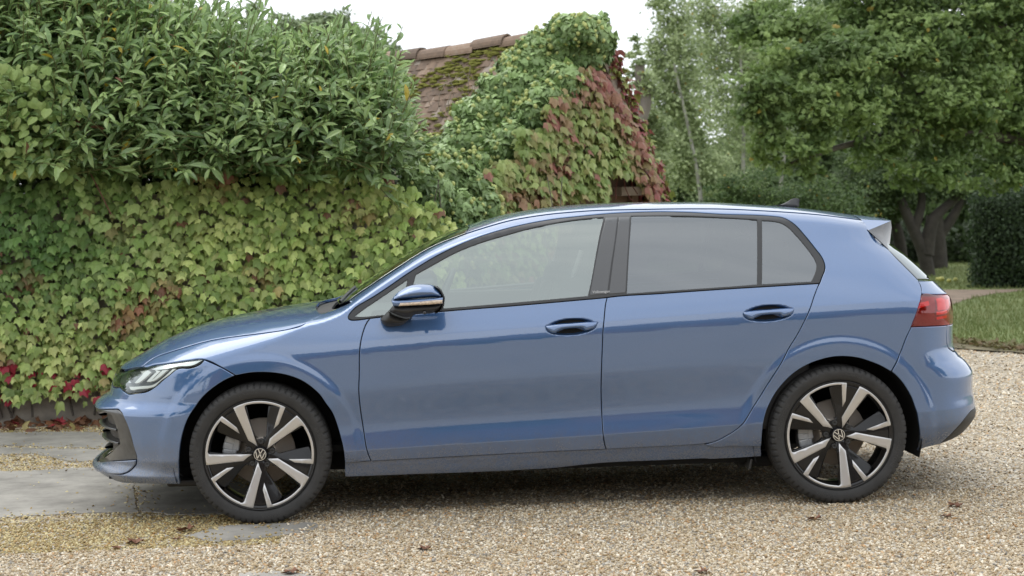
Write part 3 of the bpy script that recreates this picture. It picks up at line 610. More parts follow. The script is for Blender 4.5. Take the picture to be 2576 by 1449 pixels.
# scuttle, windscreen, roof
def yedge(x): return float(body_y(x, seam_z(x), False))
xs = np.linspace(-.905, -.353, 24)
ws = [(x, -yedge(x)+.002) for x in xs]
ws = ws+[(-.333, -.3), (-.318, 0), (-.333, .3)]+[(x, -y) for x, y in ws[::-1]]+[(-.96, .42), (-.985, 0), (-.96, -.42)]
panel('windscreen', 'top', ws, SCREEN, car, grid=.04, smooth=False, depth=.006, gap=.003)
xs = np.linspace(-.352, 1.525, 60)
rf = [(x, -yedge(x)+.0005) for x in xs]
rf = rf+[(1.53, -.3), (1.53, 0), (1.53, .3)]+[(x, -y) for x, y in rf[::-1]]+[(-.33, .3), (-.315, 0), (-.33, -.3)]
panel('roof', 'top', rf, PAINT, car, grid=.03, smooth=False, gap=.0005, bevel=.0005)
sc = [(-1.10, -.5), (-1.04, -.68), (-.98, -.68), (-.9, -.60), (-.97, -.42), (-.995, 0), (-.97, .42), (-.9, .60), (-.98, .68), (-1.04, .68), (-1.10, .5), (-1.11, 0)]
panel('scuttle_cover', 'top', sc, PLASTIC, car, grid=.05, off=-.02)
# bumper front: whole width, opening left for the intake
BF = BUMPER_F
mirr = lambda l: [(-math.pi-a, z) for a, z in l][::-1]
botf = smooth_loop(cat(BF['bot'][:5], [(-1.06, .193), (-1.25, .190), (-1.5708, .188)]), .05, closed=False).tolist()
lb = [tuple(p) for p in BF['lampbot'][::-1]]
top_h = cat([(-.2244, .7487)], lb, [(-1.08, .592), (-1.3, .60), (-1.5708, .605)])
archf = [tuple(p) for p in BF['arch']]
half_b = cat(BF['bj'], archf[1:], botf)       # joint -> arch -> bottom to the middle
loop = half_b+mirr(half_b)[1:]+mirr(top_h)[0:0]
th = cat(BF['bj'][:1], top_h[1:])
loop = cat(half_b, mirr(half_b)[1:], mirr(th)[::-1][1:] if False else [(-math.pi-a, z) for a, z in th][1:], th[::-1][:-1])
ik = INTAKE['black']; lip = INTAKE['lip']
inhalf = cat([(-1.5708, .488)], [(-1.25, .489)], [tuple(p) for p in ik[1:9]], [tuple(p) for p in ik[9:14]], [(-1.0383, .2039), (-1.2, .206), (-1.5708, .206)])
inloop = inhalf+[(-math.pi-a, z) for a, z in inhalf[::-1]][1:-1]
panel('front_bumper', 'nose', loop, PAINT, car, holes=[inloop], grid=.016)
# gloss surround, opening and lip of the intake
hole = [(-1.5708, .470), (-1.2, .470)]+[tuple(p) for p in INTAKE['hole'][0:9]]+[(-1.12, .262), (-1.25, .255), (-1.5708, .255)]
holel = hole+[(-math.pi-a, z) for a, z in hole[::-1]][1:-1]
lt = [(-1.5708, .232), (-1.25, .234)]+[tuple(p) for p in lip[1:5]]
lb2 = [tuple(p) for p in lip[5:10]]+[(-1.0383, .2045), (-1.2, .2065), (-1.5708, .2065)]
sur = [(-1.5708, .487), (-1.25, .488)]+[tuple(p) for p in ik[1:9]]+[tuple(p) for p in lip[1:4]][::-1]+[(-1.25, .236), (-1.5708, .234)]
surl = sur+[(-math.pi-a, z) for a, z in sur[::-1]][1:-1]
def rec(W):
    d = dist_poly(W, smooth_loop(surl, .03)); return -np.clip(d, 0, .03)*.45
panel('intake_surround', 'nose', surl, PIANO, car, holes=[holel], grid=.016, gap=.001, off=-.003, disp=rec)
liph = lt+lb2; lipl = liph+[(-math.pi-a, z) for a, z in liph[::-1]][1:-1]
lipl = lt+lb2+[(-math.pi-a, z) for a, z in lb2[::-1]][1:]+[(-math.pi-a, z) for a, z in lt[::-1]][:-1]
def lipd(W):
    d = dist_poly(W, smooth_loop(lipl, .03)); return .014*np.sqrt(np.clip(d/.02, 0, 1))
panel('intake_lip', 'nose', lipl, PAINT, car, grid=.012, gap=.001, disp=lipd)
# recessed back of the intake and its fins
V = []; F_ = []
aa = np.linspace(-.72, -math.pi+.72, 60); zz = np.linspace(.235, .49, 8)
A = np.array([(a, z) for z in zz for a in aa]); Pb = surf('nose', A, False, -.055)
Fq = np.array([(j*60+i, j*60+i+1, (j+1)*60+i+1, (j+1)*60+i) for j in range(7) for i in range(59)])
link('intake_back', mesh_np('intake_back', Pb, Fq, [simple('dusty_grey_plastic', (.10, .092, .082), .7, var=.3, vscale=12)]), car)
def fin(a0, a1, z, t=.012):
    aa = np.linspace(a0, a1, 14); rows = []
    for o, dz in ((-.055, t*.5), (-.016, t*.1), (-.009, -t*.3), (-.016, -t), (-.055, -t)):
        rows.append(surf('nose', np.stack([aa, np.full(14, z+dz)], 1), False, o))
    V = np.concatenate(rows); Q = np.array([(r*14+i, r*14+i+1, ((r+1) % 5)*14+i+1, ((r+1) % 5)*14+i) for r in range(5) for i in range(13)])
    return V, Q
for a0, a1 in ((-.765, -1.25), (-math.pi+.765, -math.pi+1.25)):
    for z in (.425, .362):
        V, Q = fin(a0, a1, z, .011); link('intake_fin', mesh_np('intake_fin', V, Q, [simple('fin_black', (.05, .05, .05), .3, coat=.3) if 'fin_black' not in bpy.data.materials else bpy.data.materials['fin_black']]), car)
for z in (.29, .33, .37, .41, .45):
    V, Q = fin(-1.28, -math.pi+1.28, z, .010); link('grille_bar', mesh_np('grille_bar', V, Q, [PLASTIC]), car)
# front lamps
lampo = [tuple(p) for p in LAMP]
lampo = [(-.6065, .7125)] + [(-.78, .694), (-1.0, .668), (-1.22, .645), (-1.30, .632), (-1.30, .615), (-1.22, .602), (-1.08, .595)]+lampo[8:]
for mir in (0, 1):
    lamp, = panel('headlamp', 'nose', lampo, CLEAR, car, grid=.012, mirror=bool(mir), gap=.001, depth=.05)
    hs, = panel('lamp_housing', 'nose', lampo, simple('lamp_black', (.02, .021, .02), .35, var=.4, vscale=60) if 'lamp_black' not in bpy.data.materials else bpy.data.materials['lamp_black'], lamp, grid=.02, mirror=bool(mir), gap=.004, off=-.035, depth=.02)
    for nm, L in LAMP_SIG.items():
        panel('reflector_element', 'nose', L, CHROME if nm in ('strip', 'chev4') else WHITEL, lamp, grid=.01, gap=.0, bevel=.001, depth=.008, off=-.012, mirror=bool(mir))
# grille strip between the lamps with chrome line
gs = [(-1.30, .637), (-1.4, .648), (-1.5708, .655), (-1.74, .648), (-1.8416, .637), (-1.8416, .610), (-1.74, .612), (-1.5708, .615), (-1.4, .612), (-1.30, .610)]
panel('grille_strip', 'nose', gs, BLACK, car, grid=.03)
# rear bumper
BR = BUMPER_R
mr_ = lambda l: [(math.pi-a, z) for a, z in l]
rt = [tuple(p) for p in BR['tlb']]+[(.562,.75),(.565,.715),(.585,.69),(.64,.672),(.75, .664), (1.0, .652), (1.5708, .645)]
rb = [tuple(p) for p in BR['bot'][:3]]+[(.60, .268), (.66, .31), (.73, .385), (.80, .392), (1.1, .392), (1.5708, .392)]
rb = [tuple(p) for p in BR['bot'][:3]]+[tuple(p) for p in BR['dif']]+[(1.1, .394), (1.5708, .394)]
rh = cat(rb[::-1], [tuple(p) for p in BR['arch']][::-1], [tuple(p) for p in BR['tj']][::-1][1:], rt[1:])
loop = rh+[(math.pi-a, z) for a, z in rh[::-1]][1:-1]
panel('rear_bumper', 'tail', loop, PAINT, car, creases=[resamp(lambda a: np.interp(a, [.2, .45, .75, 1.5708, 2.94], [.405, .415, .425, .43, .41]), .2, 2.94, 120)], grid=.016)
df = cat(BR['bot'][2:], [(.9, .262), (1.5708, .25)]); dt = cat(BR['dif'], [(1.1, .390), (1.5708, .390)])
dh = cat(df, dt[::-1]); dfl = [tuple(p) for p in df]+[(math.pi-a, z) for a, z in df[::-1]][1:]+[(math.pi-a, z) for a, z in dt][1:]+[tuple(p) for p in dt[::-1]][1:-1]
panel('rear_diffuser', 'tail', dfl, PLASTIC, car, grid=.022, gap=.001, off=-.002)
for s in (0, 1):
    panel('rear_reflector', 'tail', [(.905, .53), (.93, .545), (1.15, .545), (1.15, .525), (.93, .522)], RED1, car, grid=.02, off=.002, mirror=bool(s), gap=0)
# tailgate lower panel, rear lamps, rear window
GT = GATE
gl = [(.4479, 1.0046), (.4449, .9885), (.4330, .9745), (.4180, .960), (.408, .9475)]
gh = gl+[tuple(p) for p in TAIL['t'][1:]]+[(.85, .925), (1.05, .915), (1.08, .80)]+[tuple(p) for p in TAIL['b'][::-1]][:2]+[(.566, .7945)]+[(.562,.75),(.565,.715),(.585,.69),(.64,.672),(.75, .664), (1.0, .652), (1.5708, .645)]
loop = gh+[(math.pi-a, z) for a, z in gh[::-1]][1:]+[(math.pi-.55, 1.002), (2.2, .985), (1.5708, .975), (.94, .985), (.55, 1.002)]
panel('tailgate', 'tail', loop, PAINT, car, grid=.018)
tl = cat(TAIL['t'], [(.85, .923), (1.045, .913), (1.07, .80)], TAIL['b'][::-1], TAIL['l'][::-1])
def in_tail(l, nm, mat, off, mir, par, g=.014, d=.006): return panel(nm, 'tail', l, mat, par, grid=g, off=off, mirror=bool(mir), gap=.0, bevel=.001, depth=d)
for mir in (0, 1):
    tlamp, = panel('tail_lamp', 'tail', tl, REDL, car, grid=.014, mirror=bool(mir), gap=.001, depth=.03, off=.001)
    in_tail(tl, 'lamp_housing', RED2, -.020, mir, tlamp, .02)
    for l in ([(.505, .921), (.58, .921), (.60, .912), (.60, .867), (.495, .866)], [(.487, .838), (.60, .840), (.60, .828), (.485, .826)], [(.61, .912), (.78, .905), (.78, .865), (.61, .867)], [(.355, .905), (.44, .915), (.44, .895), (.36, .880)]):
        in_tail(l, 'reflector_element', RED1, -.012, mir, tlamp)
    in_tail([(.485, .862), (.60, .864), (.60, .850), (.485, .848)], 'light_bar', simple('pale_red_bar', (.75, .42, .36), .3) if 'pale_red_bar' not in bpy.data.materials else bpy.data.materials['pale_red_bar'], -.010, mir, tlamp)
rwl = [(.393, 1.150), (.3993, 1.1159), (.4176, 1.077), (.4345, 1.0436), (.4504, 1.0095), (.55, 1.005), (.94, .988), (1.5708, .978)]
rwt = [(.45, 1.20), (.6, 1.235), (1.0, 1.26), (1.5708, 1.27)]
rw = rwl+[(math.pi-a, z) for a, z in rwl[::-1]][1:]+[(math.pi-a, z) for a, z in rwt]+rwt[::-1][1:]
panel('rear_window', 'tail', rw, glass_mat('rear_glass', (.06, .07, .065), .22), car, grid=.03, smooth=False, depth=.006, gap=.003)
# roof spoiler with black side wings
A0 = np.array([1.533, -.545, 1.262]); P1 = surf('side', [(1.533, float(seam_z(1.53)))], False)[0]
Bc, Bw, Bb = [np.array(p) for p in SPOIL['b']]
Pm = surf('side', [(1.5300, 1.2382)], False)[0]; Pb = surf('side', [(1.6156, 1.1495)], False)[0]
n = 13; ts = np.linspace(-1, 1, n)
rows = []
for f in (0, .33, .66, 1.0):
    row = []
    for t in ts:
        a = surf('top', [(1.532, np.clip(t*abs(P1[1]), -.999, .999))], False)[0]
        ed = np.array([Bc[0]+.035*(1-t*t), t*abs(Bc[1]), Bc[2]+.012*(1-abs(t)**4)])
        p = a*(1-f)+ed*f; row.append(p)
    rows.append(row)
rows.append([p+np.array([.003, 0, -.012]) for p in rows[-1]])
rows.append([np.array([1.60+.02*(1-t*t), t*.50, 1.205+.02*(1-t*t)]) for t in ts])
V = np.array(rows).reshape(-1, 3); Q = np.array([(r*n+i, r*n+i+1, (r+1)*n+i+1, (r+1)*n+i) for r in range(5) for i in range(n-1)])
sp = link('roof_spoiler', mesh_np('roof_spoiler', V, Q, [PAINT]), car)
for s in (-1, 1):
    m = np.array([1, -s, 1])
    a, b, c = P1*m, np.array([Bc[0], Bc[1], Bc[2]])*m, Pm*m
    o = np.array([0, .001*s, 0])
    mid = (a+b)/2
    V = np.array([a, (a*.66+b*.34), (a*.33+b*.67), b, (b*.5+c*.5)+o*4, c, (a+c)/2])
    me = mesh_np('spoiler_cheek', V, [np.array([(0, 1, 6), (1, 4, 6), (1, 2, 4), (2, 3, 4), (6, 4, 5)])], [PAINT]); link('spoiler_cheek', me, sp)
    b2 = Bw*m; d = Pb*m; bb = Bb*m
    V = np.array([c+o*3, (b+c)/2+o*3, b+o*2, b2+o*2, bb+o*2, d+o*3, (c+d)/2+o*6, c*.25+b*.25+d*.25+bb*.25+o*14])
    me = mesh_np('side_wing', V, [np.array([(0, 1, 7), (1, 2, 7), (2, 3, 7), (3, 4, 7), (4, 5, 7), (5, 6, 7), (6, 0, 7)])], [simple('wing_black', (.05, .052, .055), .15, coat=1) if 'wing_black' not in bpy.data.materials else bpy.data.materials['wing_black']]); link('side_wing', me, sp)
# window surrounds
wo = cat(FR['trim_top'], F['trim'][1:], D['top_f'][1:], D['top_r'])
gh_ = [GLASS_O[k] for k in ('quarterlight', 'front', 'rear', 'quarter')]
panel('window_surround', 'side', wo, TRIM, car, holes=gh_, grid=.018, both=True, gap=.0012, off=-.004, bevel=.003, depth=.02, feat=False)
for nm, key, mat, par, off in (('quarterlight', 'quarterlight', GLASS, car, -.009), ('front_door_glass', 'front', GLASS, doors_f, -.010), ('rear_door_glass', 'rear', DARKGLASS, doors_r, -.010), ('rear_quarter_glass', 'quarter', DARKGLASS, car, -.009)):
    for i in (0, 1):
        panel(nm, 'side', GLASS_O[key], mat, par[i] if isinstance(par, list) else par, grid=.03, mirror=bool(i), gap=-.004, off=off, depth=.003, bevel=.0005, feat=False)
for i in (0, 1):
    pf, = panel('pillar_trim', 'side', GLASS_O['applf'], APPL, doors_f[i], grid=.03, mirror=bool(i), gap=.001, off=-.001, depth=.004, feat=False)
    panel('pillar_trim', 'side', GLASS_O['applr'], APPL, doors_r[i], grid=.03, mirror=bool(i), gap=.001, off=-.001, depth=.004, feat=False)
# handles
for (hx, hz_), drs in ((HANDLES[0][:2], doors_f), (HANDLES[1][:2], doors_r)):
    dx, dz = hx-HANDLES[0][0], hz_-HANDLES[0][1]
    L = [(a+dx, b+dz+(a-HANDLES[0][0])*.0) for a, b in HANDLE_BAR]
    pillow('door_handle', L, .006, .022, .014, PAINT, drs, back=.016, grid=.005, surface=True)
# mirrors
MI = MIRROR; mirror_root = [None, None]
r = pillow('door_mirror', MI['cap']+[], -.985, .075, .06, PAINT, car, back=.06, grid=.006, tilt=(.10, .35))
for i, o in enumerate(r): mirror_root[i] = o
band = [(p[0], p[1]) for p in MI['band']]
pillow('mirror_band', band, -1.030, .010, .010, PAINT, mirror_root, back=.09, grid=.006, tilt=(.05, 0))
pillow('turn_signal', MI['lens'], -1.038, .008, .008, simple('signal_lens', (.62, .50, .38), .2, coat=.5, bump=.5, bscale=150, var=.35, vscale=120), mirror_root, back=.02, grid=.005, tilt=(.05, 0))
pillow('mirror_base', MI['low'], -.965, .070, .05, PLASTIC, mirror_root, back=.05, grid=.006, tilt=(.05, -.9))
pillow('mirror_rim', MI['rimb'], -1.0, .025, .02, TRIM, mirror_root, back=.10, grid=.005)
pillow('mirror_stalk', MI['stalk'], -.86, .085, .035, PLASTIC, mirror_root, back=.05, grid=.006, tilt=(.15, -.9))
c0, c1 = MI['cam'][0]
pillow('camera_lens', [(c0+.008*math.cos(a), c1+.008*math.sin(a)) for a in np.linspace(0, 6.0, 12)], -1.035, .006, .005, BLACK, mirror_root, back=.02, grid=.004)
# aerial fin
V = []; n = 0
L = smooth_loop(FIN+[(1.28, 1.352)], .012); 
if area(L) < 0: L = L[::-1]
def fin_half(s):
    d = dist_poly(L, np.array([[1.21, 1.35], [1.34, 1.35]])); return 1
zz = L[:, 1]; wd = np.interp(zz, [1.35, 1.365, 1.38, 1.396], [.030, .016, .007, .003])
Vn = np.stack([L[:, 0], -wd, L[:, 1]], 1); Vf = Vn*[1, -1, 1]; cn = np.array([[1.31, -.012, 1.368]]); cf = cn*[1, -1, 1]; m = len(L)
V = np.concatenate([Vn, Vf, cn, cf]); T = [(i, (i+1) % m, 2*m) for i in range(m)]+[(m+(i+1) % m, m+i, 2*m+1) for i in range(m)]
Q = np.array([(i, m+i, m+(i+1) % m, (i+1) % m) for i in range(m)])
me = mesh_np('aerial_fin', V, [np.array(T), Q], [TRIM]); me.polygons.foreach_set('use_smooth', np.concatenate([np.ones(len(T), bool), np.zeros(len(Q), bool)])); link('aerial_fin', me, car)

# inner shell: dark lining behind the gaps, arches cut out
def arch_loop(sx, r=.385):
    return [(sx*HUBX+r*math.cos(a), HUBZ+r*math.sin(a)) for a in np.linspace(math.pi*1.05, -.05*math.pi, 24)]
lin = [(-1.66, .22)]+arch_loop(-1)+[(-.9, .22), (.9, .22)]+arch_loop(1)+[(1.72, .28), (1.76, .55), (1.66, .80), (1.58, .93), (1.2, .97), (0, .93), (-.85, .88), (-1.2, .82), (-1.62, .68), (-1.72, .5), (-1.72, .3)]
panel('inner_lining', 'side', lin, MATT, car, grid=.07, both=True, off=-.022, feat=False, smooth=False, depth=.004)
# wheel arch liners
for sx in (-1, 1):
    for sy in (-1, 1):
        a = np.linspace(math.pi*1.09, -.09*math.pi, 30); rr_ = .392
        V = []; 
        for y in (.845, .80, .58):
            for t in a: V.append((sx*HUBX+rr_*math.cos(t), sy*y, max(.165, HUBZ+rr_*math.sin(t))))
        for t in a: V.append((sx*HUBX+.05*math.cos(t), sy*.58, HUBZ+.05*math.sin(t)))
        Q = np.array([(r*30+i, r*30+i+1, (r+1)*30+i+1, (r+1)*30+i) for r in range(3) for i in range(29)])
        link('arch_liner', mesh_np('arch_liner', V, Q, [MATT]), car)
bm = bmesh.new(); box(bm, (0, 0, .215), (1.85, 1.50, .05)); box(bm, (-1.30, 0, .22), (.8, 1.1, .06)); box(bm, (1.30, 0, .27), (.8, 1.1, .06)); box(bm, (-1.80, 0, .21), (.45, 1.2, .04)); box(bm, (1.8, 0, .32), (.35, 1.2, .04)); bm_obj('underbody', bm, MATT, car)
bm = bmesh.new(); box(bm, (1.0, -.62, .185), (.26, .18, .05), bev=.015); bm_obj('silencer', bm, MATT, car)
for sx in (.93,):
    bm = bmesh.new(); box(bm, (sx-.02, -.76, .19), (.012, .13, .05), rot=Matrix.Rotation(.25, 4, 'Y'), bev=.004); bm_obj('mud_deflector', bm, PLASTIC, car)
# front spoiler lip under the bumper
bm = bmesh.new(); box(bm, (-1.68, 0, .172), (.14, 1.4, .03), bev=.01); bm_obj('underbody_flap', bm, PLASTIC, car)

# ---------------------------------------------------------------- wheels
def lathe(prof, seg, mod=None):
    """prof: list of (radius, y); axis along y"""
    P = np.array(prof); a = np.arange(seg)*2*np.pi/seg; V = []
    for i, (r, y) in enumerate(P):
        rr = np.full(seg, r); yy = np.full(seg, y)
        if mod is not None: rr, yy = mod(i, a, rr, yy)
        V.append(np.stack([rr*np.cos(a), yy, rr*np.sin(a)], 1))
    V = np.concatenate(V); n = len(P)
    Q = np.array([(i*seg+k, (i+1)*seg+k, (i+1)*seg+(k+1) % seg, i*seg+(k+1) % seg) for i in range(n-1) for k in range(seg)])
    return V, Q
# tyre: outer side at y = -.112 .. inner +.112
TP = [(.246, -.082), (.250, -.098), (.254, -.104), (.262, -.1085), (.275, -.113), (.288, -.1135), (.296, -.1125), (.3005, -.110), (.3040, -.1075), (.3075, -.104), (.3105, -.099), (.3135, -.091), (.3150, -.082), (.3165, -.070), (.3165, -.0665), (.309, -.066), (.309, -.058), (.317, -.0575), (.3180, -.04), (.3180, -.027), (.310, -.026), (.310, -.018), (.3182, -.0175), (.3182, .0175), (.310, .018), (.310, .026), (.318, .027), (.316, .07), (.308, .104), (.275, .113), (.25, .10), (.246, .08)]
def tmod(i, a, rr, yy):
    ph = (a/(2*np.pi)*66) % 1
    g = ((ph < .13)).astype(float)
    if 7 <= i <= 13: rr = rr-g*.0045; yy = yy+g*.004*(i < 12)
    return rr, yy
Vt, Qt = lathe(TP, 66*8, tmod); TYRE_ME = mesh_np('tyre', Vt, Qt, [TYRE])
RP = [(.2475, -.098), (.2500, -.1025), (.2490, -.1055), (.2465, -.1062), (.2440, -.104), (.2400, -.098), (.2340, -.086), (.2330, -.070), (.2250, -.062), (.2235, -.03), (.2230, .05), (.232, .08), (.245, .095)]
Vr, Qr = lathe(RP, 120); RIM_ME = mesh_np('rim', Vr, Qr, [RIMBLK])
def pol(r, deg): return (r*math.cos(R(deg)), r*math.sin(R(deg)))
RO = .2445
def face_y(r): return -.1045+.030*(1-np.clip(r/RO, 0, 1))**1.0*1.0
def plate(name, loop, y_off, thick, mat, grid=.012, slope=None, bevel=.0012):
    L = np.array(loop); 
    if area(L) < 0: L = L[::-1]
    L2 = offset(L, bevel); lo, hi = L.min(0), L.max(0)
    gx, gy = np.meshgrid(np.arange(lo[0], hi[0], grid), np.arange(lo[1], hi[1], grid)); G = np.stack([gx.ravel(), gy.ravel()], 1)
    ok = in_poly(G, L2) & (dist_poly(G, L2) > grid*.35); V2 = np.concatenate([L, L2, G[ok]]); m = len(L)
    E = [(j, (j+1) % m) for j in range(m)]+[(m+j, m+(j+1) % m) for j in range(m)]
    res = geometry.delaunay_2d_cdt([Vector(v) for v in V2], E, [], 0, 1e-7)
    W = np.array([tuple(v) for v in res[0]]); T = np.array([f for f in res[2] if len(f) == 3]); T = T[in_poly(W[T].mean(1), L)]
    r = np.hypot(W[:, 0], W[:, 1]); y = face_y(r)+y_off
    if slope is not None: y = y+slope(W)
    bk = {q: i for i, oo in enumerate(res[3]) for q in oo}
    idx = np.array([bk[j] for j in range(m)]); y[idx] += bevel
    V = np.stack([W[:, 0], y, W[:, 1]], 1); s = len(V); V = np.concatenate([V, V[idx], V[idx]+[0, thick, 0]])
    Q = np.array([(s+j, s+(j+1) % m, s+m+(j+1) % m, s+m+j) for j in range(m)])
    fn = np.cross(V[T[:, 1]]-V[T[:, 0]], V[T[:, 2]]-V[T[:, 0]]); f = fn[:, 1] > 0; T[f] = T[f][:, ::-1]
    me = mesh_np(name, V, [T, Q], [mat]); me.polygons.foreach_set('use_smooth', np.concatenate([np.ones(len(T), bool), np.zeros(len(Q), bool)])); return me
def arc(r, a0, a1, n): return [pol(r, a) for a in np.linspace(a0, a1, n)]
def px(x, y): return ((x-712)/640*RO, -(y-716)/640*RO)
ro = RO*1.0
# silver blade: wide spoke, rim band and thin finger (angles of the front wheel, clockwise neighbours every 72 degrees)
blade = [px(683, 627), px(640, 590), px(580, 550)]+[px(500, 345)]+arc(ro*.985, 117.2, 104, 4)+arc(ro*.985, 100, 60.2, 12)+[px(985, 265), px(940, 368), px(880, 420), px(925, 285), px(963, 172)]+[px(955, 155)]+arc(ro*.942, 64, 101, 12)+[px(575, 125), px(556, 140), px(553, 160), px(590, 300), px(640, 480)]
BLADE_ME = plate('spoke_face', blade, -.0025, .006, ALLOY)
# black web: everything except the opening
web = arc(ro*.992, 103.5-72+2, 103.5-72+2, 1)[:0]
op0 = [px(575, 150), px(822, 155), px(800, 330), px(785, 500), px(770, 530), px(690, 530), px(660, 500), px(620, 400)]     # opening of one sector
# web sector from the right side of this opening to the left side of the next one (72 deg clockwise)
def rotp(p, d): c, s_ = math.cos(R(d)), math.sin(R(d)); return (p[0]*c-p[1]*s_, p[0]*s_+p[1]*c)
nxt = [rotp(p, -72) for p in op0]
web = [op0[1], op0[2], op0[3], op0[4]]+[pol(.078, 78)]+[pol(.030, 78), pol(.030, 42), pol(.030, 6)]+[pol(.078, 105-72+0)]+[nxt[5], nxt[6], nxt[7], nxt[0]]+arc(ro*.945, 103.6-72, 79, 8)[1:-1]
def wslope(W):
    # the black face falls away towards the opening on its clockwise-leading side
    a = np.degrees(np.arctan2(W[:, 1], W[:, 0])); r = np.hypot(W[:, 0], W[:, 1])
    return .022*np.clip((a-57)/22, 0, 1)*np.clip(r/.1-.4, 0, 1)+.004
WEB_ME = plate('spoke_web', web, .0, .028, RIMBLK, slope=wslope)
hubdisc = arc(.062, 0, 354, 60)
HUB_ME = plate('hub_plate', hubdisc, .010, .04, RIMBLK)
LIPB_ME = None
rimband = None
# outer band under the silver (black between finger and spoke)
Vb, Qb = lathe([(ro*.94, -.094), (ro*.945, -.1025), (ro*.985, -.1035), (ro*1.005, -.1035)], 120); BAND_ME = mesh_np('rim_band', Vb, Qb, [RIMBLK])
cap = lathe([(.0005, -.094), (.026, -.0935), (.0285, -.0925), (.0300, -.090), (.0305, -.085), (.0305, -.06)], 48); CAP_ME = mesh_np('hub_cap', *cap, [BLACK])
# emblem: ring with the V above the W
def strokes(segs, wdt, y, t=.0012):
    parts = []
    for a, b in segs:
        a, b = np.array(a), np.array(b); d = (b-a)/np.linalg.norm(b-a); nn = np.array([-d[1], d[0]])*wdt/2
        q = [a+nn, a-nn, b-nn, b+nn]; V = np.array([(p[0], y, p[1]) for p in q]+[(p[0], y+t, p[1]) for p in q])
        parts.append((V, np.array([(0, 1, 2, 3), (0, 4, 5, 1), (1, 5, 6, 2), (2, 6, 7, 3), (3, 7, 4, 0)])))
    return join_np(parts)
rg = lathe([(.0248, -.0945), (.0250, -.0958), (.0272, -.0958), (.0275, -.0945)], 48)
cR = .0232
vw = strokes([((-.0095, .0225), (-.0012, .0045)), ((.0095, .0225), (.0012, .0045)), ((-.0205, .0120), (-.0098, -.0195)), ((.0205, .0120), (.0098, -.0195)), ((-.0098, -.0195), (-.0012, .0005)), ((.0098, -.0195), (.0012, .0005))], .0036, -.0958)
V, Q = join_np([rg, vw]); EMB_ME = mesh_np('emblem', V, Q, [CHROME], smooth=False)
bolt = lathe([(.0005, -.0795), (.0045, -.0795), (.005, -.083), (.011, -.0825), (.0125, -.080), (.0128, -.06)], 20); BOLT_ME = mesh_np('wheel_bolt', *bolt, [PLASTIC])
dsc = lathe([(.055, -.028), (.068, -.028), (.070, -.012), (.150, -.012), (.150, .012), (.07, .012)], 72); DISC_ME = mesh_np('brake_disc', *dsc, [DISC])
bm = bmesh.new()
for k in range(7):
    a = R(-32+k*64/6); box(bm, (.148*math.cos(a), -.018, .148*math.sin(a)), (.052, .075, .036), rot=Matrix.Rotation(-a, 4, 'Y'), bev=.008)
box(bm, (.115, -.040, -.02), (.03, .03, .07), bev=.006); box(bm, (.118, -.040, .03), (.018, .03, .04), bev=.005)
me = bpy.data.meshes.new('brake_caliper'); bm.to_mesh(me); bm.free(); me.materials.append(CALIPER); CAL_ME = me
bm = bmesh.new(); bmesh.ops.create_cone(bm, segments=40, radius1=.05, radius2=.05, depth=.06, cap_ends=True, matrix=Matrix.Translation((0, .0, 0)) @ Matrix.Rotation(R(90), 4, 'X')); me = bpy.data.meshes.new('wheel_hub'); bm.to_mesh(me); bm.free(); me.materials.append(MATT); HB_ME = me

def text_np(txt, size, extr=.0006):
    cu = bpy.data.curves.new('t', 'FONT'); cu.body = txt; cu.size = size; cu.extrude = extr; cu.resolution_u = 2
    o = bpy.data.objects.new('t', cu); C.objects.link(o); dg = bpy.context.evaluated_depsgraph_get(); me = bpy.data.meshes.new_from_object(o.evaluated_get(dg)); bpy.data.objects.remove(o)
    V = np.array([tuple(v.co) for v in me.vertices]); F_ = [tuple(p.vertices) for p in me.polygons]; return V, F_
def ring_text(txt, size, rad, deg, spacing=1.18):
    V, F_ = text_np(txt, size, .0005)
    x = (V[:, 0]-V[:, 0].mean())*spacing; a = R(deg)-x/rad; r = rad+V[:, 1]-size*.35
    y = -np.interp(r, [.246, .262, .275, .288, .296, .3005], [.09, .1085, .113, .1135, .1125, .110])-.0006-V[:, 2]*.6
    return np.stack([r*np.cos(a), y, r*np.sin(a)], 1), F_
def lettering():
    VV, FF, o = [], [], 0
    for t, s_, r_, d in (('BRIDGESTONE', .021, .277, 178), ('BRIDGESTONE', .021, .277, -2), ('TURANZA', .016, .280, 88), ('TURANZA', .016, .280, -92)):
        V, F_ = ring_text(t, s_, r_, d); VV.append(V); FF += [tuple(i+o for i in f) for f in F_]; o += len(V)
    me = bpy.data.meshes.new('tyre_lettering'); me.from_pydata([tuple(v) for v in np.concatenate(VV)], [], FF); me.materials.append(LETTER); return me
LET_ME = lettering()
def wheel(sx, sy, turn):
    w_ = empty('wheel', (sx*HUBX, sy*(.885-.1135), .3165 if True else HUBZ)); w_.parent = car
    w_.location.z = .3165
    if sy > 0: w_.rotation_euler = (0, 0, math.pi)
    spin = empty('x'); bpy.data.objects.remove(spin)
    def part(nm, me, rot=0.0, loc=(0, 0, 0)):
        o = link(nm, me, w_, loc); o.rotation_euler = (0, -R(rot), 0); return o
    part('tyre', TYRE_ME); part('tyre_lettering', LET_ME, -12 if sx > 0 else 12); part('rim', RIM_ME); part('rim_band', BAND_ME)
    for k in range(5):
        part('spoke_web', WEB_ME, turn+72*k); part('spoke_face', BLADE_ME, turn+72*k)
        a = R(turn+85+72*k); part('wheel_bolt', BOLT_ME, 0, (.056*math.cos(a), 0, .056*math.sin(a)))
    part('hub_plate', HUB_ME); part('hub_cap', CAP_ME); part('emblem', EMB_ME, turn*.0+(-8 if sx < 0 else 32))
    part('brake_disc', DISC_ME, 0, (0, .03, 0)); part('brake_caliper', CAL_ME, 168 if sx < 0 else 185, (0, .03, 0)); part('wheel_hub', HB_ME)
